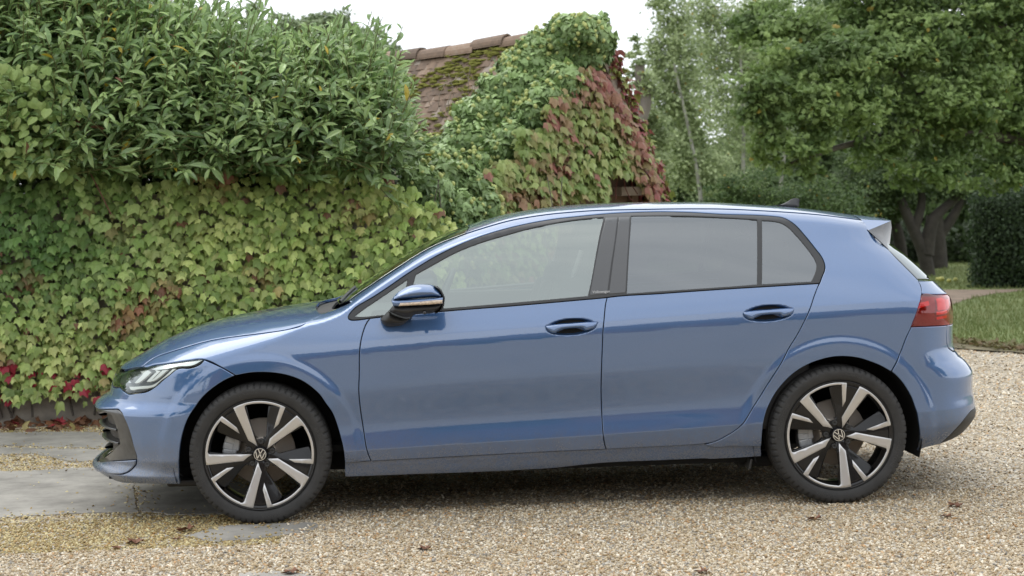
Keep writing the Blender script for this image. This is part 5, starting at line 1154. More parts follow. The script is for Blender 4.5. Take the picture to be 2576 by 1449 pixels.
# ---------------------------------------------------------------- laurels above the wall
def crest(x):    # height of the laurel mass along the wall
    return np.interp(x, CRX, CRZ)
CR_ = [at(u, v, 3.7) for u, v in ((-400, -90), (200, -40), (350, 20), (480, 80), (600, 130), (700, 155), (780, 165), (860, 150), (930, 175), (965, 205), (1000, 240), (1040, 265), (1080, 300), (1100, 350), (1110, 440))]
CRX = [p.x for p in CR_]; CRZ = [p.z for p in CR_]
def laurel(x0, x1, label, ns, seed):
    root = empty('laurel_shrub', ((x0+x1)/2, 4.1, 0), label=label, cat='shrub')
    P, Nn, T, Sz, Ti, tw = [], [], [], [], [], []
    for i in range(ns):
        x = rng.uniform(x0, x1); d = rng.random()**1.2; y = 2.9+d*1.7; zt = float(crest(x))-.28
        f = rng.random()**.9; z = 1.62+(zt-1.62)*f; z = max(z, 1.62)
        
        yy = y-.15*(1-f)+ .5*f*f*.6
        up = np.array([rng.normal(.22, .38), rng.normal(-.45+.3*f, .3), .38+.95*f+rng.normal(0, .25)])
        if x > -1.3: up[0] -= .30*min(1, (x+1.3)/.4)
        up /= np.linalg.norm(up); L = rng.uniform(.28, .52); base = np.array([x, yy, z])
        m = rng.integers(9, 15); bend = np.array([0, -.05, .10*f-.06]); tone = rng.random()
        pts = [base+up*L*t+bend*t*t for t in np.linspace(0, 1, 5)]; tw.append(pts)
        sd = np.cross(up, [0, 0, 1.]); sd /= np.linalg.norm(sd)+1e-9
        for k in range(m):
            t = (k+.5)/m; p = base+up*L*t+bend*t*t; an = k*2.4+rng.normal(0, .3)
            o = sd*math.cos(an)+np.cross(up, sd)*math.sin(an); dr = up*(.75+.6*t)+o*.72+np.array([0, 0, -.06])
            nn = np.array([0, -.55, .8])+rng.normal(0, .42, 3)-o*.2
            P.append(p); T.append(dr); Nn.append(nn); Sz.append(rng.uniform(.085, .145)*(1-.35*(t > .85)))
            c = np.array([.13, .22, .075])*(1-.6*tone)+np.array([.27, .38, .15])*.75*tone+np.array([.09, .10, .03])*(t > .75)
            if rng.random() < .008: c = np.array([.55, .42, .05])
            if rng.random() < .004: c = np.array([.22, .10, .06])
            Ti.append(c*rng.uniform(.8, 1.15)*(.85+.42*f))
    for i in range(2600):     # inner foliage, shade put into its dark tint
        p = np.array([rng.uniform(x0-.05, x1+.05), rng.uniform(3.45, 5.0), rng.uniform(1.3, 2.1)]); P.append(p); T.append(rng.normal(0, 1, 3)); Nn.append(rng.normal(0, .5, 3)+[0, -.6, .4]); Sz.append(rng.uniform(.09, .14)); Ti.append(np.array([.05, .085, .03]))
    for i in range(105):     # long leading shoots that stand clear of the mass
        x = rng.uniform(x0, x1); y = rng.uniform(3.0, 4.4); base = np.array([x, y, float(crest(x))-.30]); up = np.array([rng.normal(.22 if x < -1.2 else .02, .25), rng.normal(-.1, .2), 1.0]); up /= np.linalg.norm(up)
        L = rng.uniform(.30, .66); pts = [base+up*L*t+np.array([.10, 0, 0])*t*t for t in np.linspace(0, 1, 5)]; tw.append(pts); sd = np.cross(up, [0, 1, 0.]); sd /= np.linalg.norm(sd); m = rng.integers(9, 14)
        for k in range(m):
            t = .15+.85*(k+.5)/m; p = base+up*L*t+np.array([.10, 0, 0])*t*t; an = k*2.4; o = sd*math.cos(an)+np.cross(up, sd)*math.sin(an)
            P.append(p); T.append(up*.9+o*.55); Nn.append(np.array([0, -.7, .5])+rng.normal(0, .4, 3)); Sz.append(rng.uniform(.09, .14)*(1-.35*(t > .85))); Ti.append(np.array([.24, .36, .13])*rng.uniform(.8, 1.2))
    P = np.array(P); V, Q = join_np([tube_np(np.array(q)-np.array(root.location), [.006, .005, .004, .003, .002], 4) for q in tw])
    link('twigs', mesh_np('twigs', V, Q, [TWIG]), root, kind='stuff')
    for k in range(9):
        xs_ = rng.uniform(x0, x1); top_z = float(crest(xs_))-.75
        tube('branch', [(xs_-root.location.x, 0, .0), (xs_-root.location.x+rng.normal(0, .1), -.1, 1.2), (xs_-root.location.x+rng.normal(.15, .2), -.25, top_z)], [.03, .022, .008], BARK, root, n=6)
    leaves(root, LAUREL, P, np.array(Nn), np.array(T), np.array(Sz), np.array(Ti), LAUR, 300, score=-P[:, 1]+rng.random(len(P))*.5)
laurel(-4.3, -2.8, 'dense laurel shrub at far left rising out of the picture above the wall', 2000, 1)
laurel(-2.85, -1.75, 'middle laurel shrub whose upright shoots stand against the pale sky', 1800, 2)
laurel(-1.8, -.72, 'right-hand laurel shrub leaning over the wall towards the tiled roof', 1700, 3)

# pale vine spilling over the laurel at far left
vr = empty('vine', (-3.2, 2.9, 1.6), label='pale green heart-leaved vine trailing over the laurel at the left edge', cat='vine')
pts = []
for i in range(430):
    u = rng.uniform(-60, 250)*rng.uniform(.3, 1); v = rng.uniform(160, 440); lim = 300-abs(v-270)*.7
    if u > lim: continue
    pts.append(tuple(at(u, v, rng.uniform(2.62, 2.95))))
for u, v in [(150+i*4.6+rng.normal(0, 8), 310+i*13+rng.normal(0, 6)) for i in range(30)][:26]: pts.append(tuple(at(min(u, 300), min(v, 560), 2.80)))
P = np.array(pts); n = len(P); nv = rng.normal(0, .45, (n, 3)); nv[:, 1] = -1; nv[:, 2] += .6; tip = rng.normal(0, .4, (n, 3)); tip[:, 2] = -1; c = rng.random((n, 1))
leaves(vr, HEART, P, nv, tip, rng.uniform(.04, .08, n), np.array([.22, .33, .09])*(1-c)+np.array([.38, .48, .17])*c, VINE, 300)
for l in ([(150, 300), (190, 370), (235, 450), (280, 540)], [(20, 200), (120, 230), (230, 260), (330, 330)], [(-20, 330), (60, 360), (150, 340)]):
    tube('stem', [at(u, v, 2.84)-vr.location for u, v in l], .0035, REDTWIG, vr, n=5)

# ---------------------------------------------------------------- the shed
Pk = at(1482, 78, 6.0); q0 = at(1640, 482, 6.6)
Rt = q0; dxy = Vector((Rt.x-Pk.x, Rt.y-Pk.y, 0)); half = dxy.length; gd = dxy.normalized(); rd_ = Vector((-gd.y, gd.x, 0))     # ridge runs away from us
if rd_.y < 0: rd_ = -rd_
EZ = Rt.z; RZ = Pk.z; Lt = Vector((Pk.x, Pk.y, 0))-gd*half; Lt.z = EZ; LEN = 4.4
shed = empty('shed', (Pk.x, Pk.y, 0), label='old weatherboarded shed with steep mossy tiled roof smothered in ivy', cat='shed')
O = Vector((Pk.x, Pk.y, 0))
def gp(a, b, z): return O+gd*a+rd_*b+Vector((0, 0, z))-shed.location        # a across the gable, b along the ridge
WOOD = simple('weathered_board', (.13, .085, .055), .85, bump=.5, bscale=30, var=.45, vscale=5); OLDW = simple('grey_timber', (.32, .27, .22), .85, bump=.4, bscale=25, var=.35, vscale=4)
DARKIN = simple('shed_gloom', (.02, .018, .016), .95)
def slabbox(name, c8, mat, parent, **k):
    bm = bmesh.new(); v = [bm.verts.new(p) for p in c8]
    for f in ((0, 1, 2, 3), (7, 6, 5, 4), (0, 4, 5, 1), (1, 5, 6, 2), (2, 6, 7, 3), (3, 7, 4, 0)): bm.faces.new([v[i] for i in f])
    bmesh.ops.recalc_face_normals(bm, faces=bm.faces[:]); return bm_obj(name, bm, mat, parent, **k)
hw = half*.80
slabbox('wall', [gp(-hw, .12, 0), gp(hw, .12, 0), gp(hw, .12, EZ+.02), gp(-hw, .12, EZ+.02), gp(-hw, LEN, 0), gp(hw, LEN, 0), gp(hw, LEN, EZ+.02), gp(-hw, LEN, EZ+.02)], DARKIN, shed)
z = .25; k = 0
while z < EZ+(RZ-EZ)*.8:
    f = 1-max(0, (z-EZ))/(RZ-EZ); w_ = hw*min(1, f)*(1.0 if z < EZ else .98)
    if w_ > .08:
        zz0, zz1 = z, z+.125; slabbox('weatherboard', [gp(-w_, .085, zz0), gp(w_, .085, zz0), gp(w_, .105, zz1), gp(-w_, .105, zz1), gp(-w_, .115, zz0), gp(w_, .115, zz0), gp(w_, .118, zz1), gp(-w_, .118, zz1)], WOOD, shed)
    z += .122; k += 1
# roof slopes
def roof_pt(s, b, t, lift=0.0):   # s = -1 left / +1 right slope, b along the ridge, t 0 ridge..1 eave
    sag = -.05*math.sin(min(1, b/LEN)*math.pi)-.012*b
    nrm_ = Vector((gd.x*s*(RZ-EZ), gd.y*s*(RZ-EZ), half)).normalized()
    return gp(s*half*t*1.03, b-.10, RZ+(EZ-RZ)*t*1.03+sag)+nrm_*lift
for s in (-1, 1):
    bm = bmesh.new(); gr = [[bm.verts.new(roof_pt(s, b, t, -.02)) for t in (0, .5, 1)] for b in np.linspace(0, LEN, 9)]
    for i in range(8):
        for j in range(2): bm.faces.new((gr[i][j], gr[i+1][j], gr[i+1][j+1], gr[i][j+1]))
    bm_obj('roof_boarding', bm, DARKIN, shed)
def tile_mat(isl=False):
    m, nt, b = new_mat('clay_tile'); oi = N(nt, 'ShaderNodeObjectInfo'); tc = N(nt, 'ShaderNodeNewGeometry')
    n = N(nt, 'ShaderNodeTexNoise', Scale=22, Detail=6, Roughness=.7); nt.links.new(tc.outputs['Position'], n.inputs['Vector'])
    ad = N(nt, 'ShaderNodeMath', operation='ADD'); nt.links.new((tc.outputs['Random Per Island'] if isl else oi.outputs['Random']), ad.inputs[0]); nt.links.new(n.outputs['Fac'], ad.inputs[1])
    ml = N(nt, 'ShaderNodeMath', operation='MULTIPLY'); ml.inputs[1].default_value = .5; nt.links.new(ad.outputs[0], ml.inputs[0])
    r = ramp(nt, ml.outputs[0], [(.22, (.13, .10, .08)), (.42, (.24, .17, .125)), (.6, (.33, .23, .165)), (.78, (.38, .33, .28))]); nt.links.new(r.outputs[0], b.inputs['Base Color']); b.inputs['Roughness'].default_value = .88
    bp = N(nt, 'ShaderNodeBump', Strength=.4, Distance=.004); nt.links.new(n.outputs['Fac'], bp.inputs['Height']); nt.links.new(bp.outputs[0], b.inputs['Normal']); return m
TILE = tile_mat(); TILE2 = tile_mat(True)
SL = math.hypot(half, RZ-EZ)
def tile_mesh(w_, l_, t_):
    V = [(-w_/2, 0, 0), (w_/2, 0, 0), (w_/2, l_, 0), (-w_/2, l_, 0), (0, l_, .006), (0, 0, .006)]; top_ = [(x, y, z+t_) for x, y, z in V]
    V = V+top_; F_ = [(6, 11, 10, 9), (11, 7, 8, 10), (3, 4, 10, 9), (4, 2, 8, 10), (0, 3, 9, 6), (1, 7, 8, 2), (0, 6, 11, 5), (5, 11, 7, 1)]
    me = bpy.data.meshes.new('roof_tile'); me.from_pydata(V, [], F_); me.materials.append(TILE); me.update(); return me
TM = tile_mesh(.118, .105, .014); gauge = .058; nc = int(SL*.98/gauge); cnt = 0; rest = []
cand = []
for c_ in range(nc):
    t = (c_+.2)*gauge/SL
    for kx in range(int((LEN-.05)/.121)):
        b = kx*.121+(.06 if c_ % 2 else 0); cand.append((-1, b, t))
cand_r = [(1, kx*.121, (c_+.2)*gauge/SL) for c_ in range(nc) for kx in range(int(LEN/.121))]
def tile_matrix(s, b, t):
    p = roof_pt(s, b+.06, t, .004); dn = (roof_pt(s, b+.06, min(1, t+.1))-p).normalized(); al = rd_.copy()
    nn = al.cross(dn)
    if nn.z < 0: al = -al; nn = -nn
    dn = (dn+nn*.10+al*rng.normal(0, .015)).normalized(); nn = al.cross(dn).normalized()
    if nn.z < 0: nn = -nn
    p = p+nn*rng.normal(0, .003); 
    return Matrix(((al.x, dn.x, nn.x, p.x), (al.y, dn.y, nn.y, p.y), (al.z, dn.z, nn.z, p.z), (0, 0, 0, 1)))
def vis_score(s, b, t):
    p = roof_pt(s, b, t)+shed.location; d = p-CAM; X_ = d.dot(c_r)/d.dot(c_f)*4470+1288; Y_ = 724-d.dot(c_u)/d.dot(c_f)*4470
    return -abs(X_-1150)/200-max(0, Y_-330)/40-max(0, 960-X_)/30
cand.sort(key=lambda q: -vis_score(*q))
for q in cand[:290]:
    o = bpy.data.objects.new('roof_tile', TM); C.objects.link(o); o.parent = shed; o.matrix_basis = tile_matrix(*q)
Vs, Fs, off_ = [], [], 0; v0 = np.array([tuple(v.co) for v in TM.vertices]); f0 = np.array([tuple(p.vertices) for p in TM.polygons])
for q in cand[290:]+cand_r:
    M_ = np.array(tile_matrix(*q)); Vs.append(v0 @ M_[:3, :3].T+M_[:3, 3]); Fs.append(f0+off_); off_ += len(v0)
link('roof_tiles_rest', mesh_np('roof_tiles_rest', np.concatenate(Vs), np.concatenate(Fs), [TILE2], smooth=False), shed, kind='stuff').name = 'tiling'
nr = 13
for i in range(nr):
    b0 = i*LEN/nr-.12; b1 = b0+LEN/nr+.03; n_ = 9; V = []
    for bb, rr in ((b0, .088), (b1, .080)):
        for k in range(n_):
            a = math.pi*(k/(n_-1)); p = roof_pt(-1, bb+.1, 0); V.append(p+gd*math.cos(a)*rr*1.05+Vector((0, 0, math.sin(a)*rr-.015+rng.normal(0, .002))))
    V += [v*1.0-Vector((0, 0, .014)) for v in V]
    m_ = 2*n_; F_ = [(k, k+1, n_+k+1, n_+k) for k in range(n_-1)]+[(m_+k, m_+n_+k, m_+n_+k+1, m_+k+1) for k in range(n_-1)]+[(k, m_+k, m_+k+1, k+1) for k in range(n_-1)]+[(n_+k, n_+k+1, m_+n_+k+1, m_+n_+k) for k in range(n_-1)]
    dz = rng.normal(0, .008)+(.02 if i % 3 == 0 else 0); me = bpy.data.meshes.new('ridge_tile'); me.from_pydata([tuple(v+Vector((0, 0, dz))) for v in V], [], F_); me.materials.append(TILE); link('ridge_tile', me, shed)
# moss on the tiles
MOSS = simple('moss', (.23, .23, .05), .95, bump=1, bscale=60, var=.35, vscale=15)
Vs, Fs, o_ = [], [], 0
for i in range(1900):
    t = abs(rng.normal(0, .22))+.02 if rng.random() < .6 else rng.random()*.75; b = rng.uniform(.2, LEN-.1)
    if vnoise(np.array([[b*2.2, 0, t*5]]), 1.9, 4)[0] < .38: continue
    p = np.array(roof_pt(-1, b, min(t, .95), .022)); s_ = rng.uniform(.015, .04); V0, F0 = ICO1; V = V0*np.array([s_*1.4, s_*1.4, s_*.4])*(1+rng.normal(0, .12, (len(V0), 1)))
    Vs.append(V+p); Fs.append(F0+o_); o_ += len(V0)
link('moss', mesh_np('moss', np.concatenate(Vs), np.concatenate(Fs), [MOSS]), shed, kind='stuff')
# barge boards, eave rafter and plate at the right-hand corner
for s in (-1, 1):
    a0 = roof_pt(s, -.02, 0, -.03); a1 = roof_pt(s, -.02, 1.02, -.03); dn = Vector((0, 0, -.15)); th = rd_*.03
    slabbox('barge_board', [a0, a1, a1+dn, a0+dn, a0+th, a1+th, a1+dn+th, a0+dn+th], OLDW, shed)
slabbox('wall_plate', [gp(hw*.6, .0, EZ-.03), gp(half*1.02, .0, EZ-.03), gp(half*1.02, .0, EZ+.045), gp(hw*.6, .0, EZ+.045), gp(hw*.6, .10, EZ-.03), gp(half*1.02, .10, EZ-.03), gp(half*1.02, .10, EZ+.045), gp(hw*.6, .10, EZ+.045)], OLDW, shed)
slabbox('corner_post', [gp(hw-.07, .04, 0), gp(hw+.02, .04, 0), gp(hw+.02, .04, EZ), gp(hw-.07, .04, EZ), gp(hw-.07, .12, 0), gp(hw+.02, .12, 0), gp(hw+.02, .12, EZ), gp(hw-.07, .12, EZ)], WOOD, shed)
# dried seed heads standing on the roof
for k in range(10):
    p = roof_pt(-1, rng.uniform(.9, 1.7), rng.uniform(.3, .6)); tube('dry_stalk', [p, p+Vector((rng.normal(0, .03), -.05, .15)), p+Vector((rng.normal(0, .06), -.08, .26))], .003, OLDW, shed, n=4)

# red and green creeper on the gable
gc = empty('gable_creeper', (Pk.x, Pk.y, 1.5), label='creeper turning red and bronze on the gable end of the shed', cat='climbing plant')
poly = np.array([(1440, 200), (1448, 165), (1482, 160), (1516, 180), (1545, 222), (1578, 270), (1612, 345), (1642, 405), (1660, 466), (1652, 505), (1625, 480), (1600, 440), (1545, 432), (1530, 470), (1528, 500), (1480, 500), (1420, 492), (1402, 520), (1395, 700), (1150, 700), (1160, 520), (1205, 440), (1256, 400), (1303, 400), (1303, 325), (1374, 320), (1374, 262), (1412, 230)], float)
gn = Vector((gd.y, -gd.x, 0)); gn = gn if gn.y < 0 else -gn
def on_gable(u, v, lift):
    d = ray(u, v); o = O+gn*lift; t = (o-CAM).dot(gn)/d.dot(gn); return CAM+d*t
P = []; UV = []
for i in range(30000):
    u = rng.uniform(1160, 1680); v = rng.uniform(170, 720)
    if in_poly(np.array([[u, v]]), poly)[0]:
        if len(P) < 3600: P.append(tuple(on_gable(u, v, rng.uniform(.16, .38)))); UV.append((u, v))
P = np.array(P); UV = np.array(UV); n = len(P)
edge = np.clip((UV[:, 0]-(1482+(UV[:, 1]-180)*.42))/50, 0, 1); bands = vnoise(np.stack([UV[:, 0]/110, UV[:, 0]*0, UV[:, 1]/60], 1), 1.5, 6)
rr = np.clip(edge*1.0+.8*np.clip((bands-.55)*3, 0, 1)*(UV[:, 0] < 1440)+.6*(UV[:, 1] < 262)+rng.normal(.0, .34, n), 0, 1)[:, None]; k_ = rng.random((n, 1))
grn = np.array([.18, .27, .07])*(1-k_)+np.array([.38, .46, .16])*k_; rd3 = np.array([.30, .17, .10])*(1-k_)+np.array([.36, .13, .12])*k_
nv = rng.normal(0, .3, (n, 3))+np.array(gn)*1.0; nv[:, 2] += .4; tip = rng.normal(0, .25, (n, 3)); tip[:, 2] = -1
leaves(gc, IVY3, P, nv, tip, rng.uniform(.05, .09, n), grn*(1-rr)+rd3*rr, CREEP, 300, score=rng.random(n))
for uv in ([(1555, 440), (1548, 480), (1550, 500)], [(1585, 440), (1592, 470), (1604, 488)], [(1568, 436), (1572, 470), (1585, 500), (1594, 505)], [(1628, 470), (1630, 495), (1633, 510)], [(1440, 470), (1445, 500), (1448, 520)]):
    pts = [on_gable(u, v, .18)-gc.location for u, v in uv]; tube('tendril', pts, .004, REDTWIG, gc, n=5)

# it also wraps over the right-hand roof edge
n = 2300; P = []; T_ = rng.random(n)**1.2
for t in T_:
    up_ = rng.uniform(-.05, .13); P.append(tuple(Vector(roof_pt(1, rng.uniform(-.05, .35), .02+t*1.02, up_))+shed.location+Vector((0, 0, rng.uniform(-.10, .02)))))
P = np.array(P); k_ = rng.random((n, 1)); q = rng.random((n, 1)) < .62
tint = np.where(q, np.array([.30, .15, .11])*(1-k_)+np.array([.36, .11, .12])*k_, np.array([.22, .28, .07])*(1-k_)+np.array([.36, .38, .12])*k_)
nv = rng.normal(0, .45, (n, 3))+np.array(gn)*.6+np.array(gd)*.4; nv[:, 2] += .4; tip = rng.normal(0, .3, (n, 3)); tip[:, 2] = -1
link('verge_leaves', cloud_mesh('verge_leaves', IVY3, P-np.array(gc.location), nv, tip, rng.uniform(.04, .085, n), tint, CREEP[0]), gc, kind='stuff')

# ivy over the near end of the roof and down the corner
iv = empty('ivy', (.2, 4.6, 1.5), label='dark flowering ivy heaped over the shed roof and down behind the wall', cat='climbing plant')
blobs = [(1435, 95, 5.9, 62, 50), (1395, 130, 5.9, 85, 66), (1470, 130, 5.85, 66, 60), (1340, 170, 5.8, 80, 60), (1290, 235, 5.7, 88, 66), (1390, 215, 5.7, 84, 60), (1225, 300, 5.6, 86, 62), (1320, 285, 5.6, 78, 48), (1180, 370, 5.4, 86, 62), (1260, 360, 5.5, 74, 52), (1120, 440, 5.0, 96, 70), (1200, 430, 5.1, 62, 54), (1130, 520, 4.6, 96, 66), (1180, 560, 4.4, 76, 52), (1090, 480, 4.8, 60, 70), (1352, 118, 5.8, 46, 36), (1300, 172, 5.75, 44, 34), (1500, 60, 5.8, 30, 24), (1415, 58, 5.8, 34, 22), (1508, 100, 5.75, 40, 46), (1450, 75, 5.6, 60, 36), (1060, 400, 5.2, 60, 60), (1085, 500, 3.75, 62, 62), (1150, 545, 3.85, 66, 62), (1120, 455, 4.1, 80, 60), (1205, 520, 4.2, 56, 60), (1375, 250, 5.3, 52, 46), (1420, 205, 5.35, 42, 44), (1340, 290, 5.25, 44, 38), (1285, 350, 5.15, 44, 44), (1250, 385, 5.1, 44, 36), (1190, 470, 4.6, 44, 40), (1055, 455, 3.35, 44, 40), (1160, 640, 3.7, 80, 60), (1090, 600, 3.7, 50, 50)]
P, Nn, Cc = [], [], []; FP = []
for (u, v, y, ru, rv) in blobs:
    cpos = np.array(at(u, v, y)); sc_ = (y-CAM.y)/4470; nn = int(ru*rv*.27)
    d = rng.normal(0, 1, (nn, 3)); d /= np.linalg.norm(d, axis=1)[:, None]; d[:, 1] = -np.abs(d[:, 1])*np.where(rng.random(nn) < .85, 1, -1)
    rad = (1-.25*rng.random(nn)**2)*(1+.13*np.sin(d[:, 0]*7+u)+.1*np.sin(d[:, 2]*9+v)); p = cpos+d*np.array([ru, (ru+rv)*.4, rv])*sc_*rad[:, None]
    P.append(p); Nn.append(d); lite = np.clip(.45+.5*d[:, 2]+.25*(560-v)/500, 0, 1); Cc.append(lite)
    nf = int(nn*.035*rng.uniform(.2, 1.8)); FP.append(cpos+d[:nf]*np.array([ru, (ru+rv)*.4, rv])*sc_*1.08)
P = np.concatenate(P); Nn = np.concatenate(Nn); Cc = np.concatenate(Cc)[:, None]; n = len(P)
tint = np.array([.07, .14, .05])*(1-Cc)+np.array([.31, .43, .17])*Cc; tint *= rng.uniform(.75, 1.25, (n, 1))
nv = Nn+rng.normal(0, .45, (n, 3)); tip = rng.normal(0, .6, (n, 3)); tip[:, 2] -= .7
leaves(iv, IVY5, P, nv, tip, rng.uniform(.045, .075, n), tint, IVYM, 300, score=Nn[:, 1]*-1+rng.random(n))
FP = np.concatenate(FP); Vs, Fs, o_ = [], [], 0
for p in FP:
    s_ = rng.uniform(.014, .024); V0, F0 = ICO1; Vs.append(V0*s_*(1+rng.normal(0, .15, (len(V0), 1)))+p-np.array(iv.location)); Fs.append(F0+o_); o_ += len(V0)
link('flower_heads', mesh_np('flower_heads', np.concatenate(Vs), np.concatenate(Fs), [simple('ivy_flower', (.46, .50, .18), .8)]), iv, kind='stuff')
for uv in ([(1505, 120), (1520, 70), (1524, 45)], [(1420, 70), (1410, 45), (1405, 38)], [(1380, 80), (1372, 62)]):
    tube('stem', [at(u, v, 5.8)-iv.location for u, v in uv], .005, BARK, iv, n=5)
lp = [at(1505+rng.normal(0, 9)+i*1.2, 118-i*4, 5.8) for i in range(20)]; lp = np.array([tuple(p) for p in lp]); n = len(lp)
link('sprig', cloud_mesh('sprig', IVY5, lp-np.array(iv.location), rng.normal(0, .5, (n, 3))+[0, -1, 0], rng.normal(0, .5, (n, 3))+[0, 0, .3], rng.uniform(.05, .07, n), np.tile([.09, .15, .045], (n, 1)), IVYM[0]), iv, kind='stuff')

# ---------------------------------------------------------------- trees
def tree(name, label, cat_, base, trunk, blobs, n, leaf, cols, mat=TREE, bark=BARK, T=DIAM, droop=.0, group=None, branches=(), dens=None):
    root = empty(name, base, label=label, cat=cat_, group=group); B = np.array(root.location)
    if trunk:
        for i, (pts, r0, r1) in enumerate(trunk):
            q = smooth_pts(pts); V, Q = tube_np(np.array(q)-B, np.linspace(r0, r1, len(q)), 9); link('trunk' if i == 0 else 'limb', mesh_np('trunk', V, Q, [bark]), root)
    tot = sum(b[3]*b[4]*b[5] for b in blobs)**1.0; P, K = [], []
    for (x, y, z, rx, ry, rz) in blobs:
        m = int(n*(rx*rz)/sum(b[3]*b[5] for b in blobs)); nc_ = max(6, m//45)
        d = rng.normal(0, 1, (nc_, 3)); d /= np.linalg.norm(d, axis=1)[:, None]; cen = np.array([x, y, z])+d*np.array([rx, ry, rz])*(rng.random((nc_, 1))**.4)
        sp = (rx*ry*rz)**(1/3)*.17; idx = rng.integers(0, nc_, m); o = rng.normal(0, 1, (m, 3))*np.array([sp*1.25, sp*1.1, sp*.5]); o[:, 2] -= droop*np.abs(rng.normal(0, 1, m))
        P.append(cen[idx]+o); K.append(rng.random(nc_)[idx])
    P = np.concatenate(P); K = np.concatenate(K)[:, None]; n2 = len(P); c0, c1 = np.array(cols[0]), np.array(cols[1])
    tint = (c0*(1-K)+c1*K)*rng.uniform(.75, 1.25, (n2, 1)); yel = rng.random(n2) < .006; tint[yel] = (.36, .28, .06)
    nv = rng.normal(0, .6, (n2, 3)); nv[:, 2] += .7; nv[:, 1] -= .4; tip = rng.normal(0, 1, (n2, 3)); tip[:, 2] -= .3+droop*3
    link('crown', cloud_mesh('crown', T, P-B, nv, tip, rng.uniform(.7, 1.25, n2)*leaf, tint, mat[0]), root, kind='stuff')
    for pts, r0, r1 in branches:
        q = smooth_pts(pts); V, Q = tube_np(np.array(q)-B, np.linspace(r0, r1, len(q)), 6); link('branch', mesh_np('branch', V, Q, [bark]), root)
def smooth_pts(pts):
    P = [Vector(p) for p in pts]; out = []
    for i in range(len(P)-1):
        p0 = P[max(0, i-1)]; p1 = P[i]; p2 = P[i+1]; p3 = P[min(len(P)-1, i+2)]
        for k in range(4):
            t = k/4; out.append(.5*((2*p1)+(p2-p0)*t+(2*p0-5*p1+4*p2-p3)*t*t+(-p0+3*p1-3*p2+p3)*t**3))
    out.append(P[-1]); return [tuple(p) for p in out]
def A3(u, v, y): return tuple(at(u, v, y))
def blob(u, v, y, ru, rv, dy=None):
    p = at(u, v, y); s_ = (y-CAM.y)/4470; return (p.x, p.y, p.z, ru*s_, (dy if dy else ru*s_*.8), rv*s_)
# big oak hanging in from the right
ox = at(2720, 500, 12.5)
tree('oak_tree', 'big dark oak tree whose leafy boughs hang in over the right side', 'tree', (ox.x, ox.y, 0),
     [([(ox.x, ox.y, 0), (ox.x, ox.y, 2), (ox.x-.2, ox.y, 4.5), (ox.x, ox.y, 7)], .38, .2)],
     [blob(2480, 60, 11.5, 170, 120), blob(2300, 110, 11, 160, 90), blob(2120, 150, 10.5, 150, 80), blob(1960, 190, 10.2, 110, 80), blob(2000, 90, 11, 120, 70), blob(2200, 20, 11.5, 160, 70), blob(2060, 270, 10.4, 150, 70), blob(1930, 290, 10.2, 80, 60), blob(2250, 250, 10.8, 150, 70), blob(2420, 230, 11.2, 160, 90), blob(2560, 200, 12, 120, 130), blob(2540, 330, 12, 110, 90), blob(2390, 340, 11.5, 120, 70), blob(2230, 370, 11, 110, 60), blob(1990, 370, 10.3, 95, 55), blob(2330, 420, 11.2, 110, 50), blob(2500, 430, 11.8, 90, 50), blob(1890, 250, 10.2, 50, 50), blob(2030, 430, 10.4, 60, 26), blob(2300, -40, 11.5, 300, 60), blob(2560, 10, 12, 150, 90), blob(1900, 60, 11.5, 90, 70)],
     34000, .085, ((.10, .165, .05), (.27, .37, .125)), T=OAK,
     branches=[([A3(2650, 300, 12.3), A3(2400, 230, 11.6), A3(2250, 250, 11), A3(2100, 265, 10.6)], .10, .02), ([A3(2650, 360, 12.3), A3(2350, 330, 11.4), A3(2150, 360, 10.8), A3(1990, 410, 10.4)], .09, .015), ([A3(2700, 150, 12.3), A3(2450, 60, 11.8), A3(2200, 80, 11.3), A3(2000, 140, 10.8)], .12, .02), ([A3(2300, 235, 11.3), A3(2240, 170, 11), A3(2120, 150, 10.7)], .04, .01), ([A3(2560, 60, 12), A3(2520, 140, 12), A3(2470, 220, 11.8)], .05, .02)])
# birches in the middle distance
def birch(u0, v0, u1, v1, y, label, n, blobs, cols, r=.045):
    b = at(u0, v0, y); t = at(u1, v1, y)
    tree('birch_tree', label, 'tree', (b.x, b.y, 0), [([(b.x, y-.25, 0), tuple(at(u0, v0, y-.25)), tuple(at(u0*.6+u1*.4+6, v0*.6+v1*.4, y-.25)), tuple(at(u1, v1, y-.25))], r, r*.4)], blobs, n, .062, cols, bark=PALEBARK, droop=.10, group='birch trees beyond the shed')
bc = ((.27, .34, .16), (.48, .56, .30))
birch(1765, 520, 1695, 160, 19, 'leaning birch with a pale thin trunk right of the shed gable', 15000, [blob(1700, 120, 19, 60, 110), blob(1660, 230, 19, 55, 70), blob(1740, 260, 19, 70, 90), blob(1700, 380, 19, 80, 80), blob(1780, 430, 19, 70, 70), blob(1680, 10, 19, 50, 70), blob(1650, 130, 19, 26, 50)], bc)
birch(1870, 470, 1855, 20, 21, 'birch with bare pale upper trunk left of the oak boughs', 16000, [blob(1850, 60, 21, 90, 120), blob(1800, 180, 21, 80, 100), blob(1860, 300, 21, 90, 100), blob(1780, 40, 21, 60, 90), blob(1950, 120, 21, 90, 130), blob(1820, 430, 21, 100, 60)], bc)
birch(1960, 520, 1990, 60, 24, 'rear birch mostly screened by the two nearer ones', 14000, [blob(1960, 60, 24, 120, 130), blob(2060, 60, 24, 130, 110), blob(1900, 300, 24, 120, 120), blob(1750, 120, 24, 80, 130)], ((.20, .27, .12), (.36, .44, .22)))
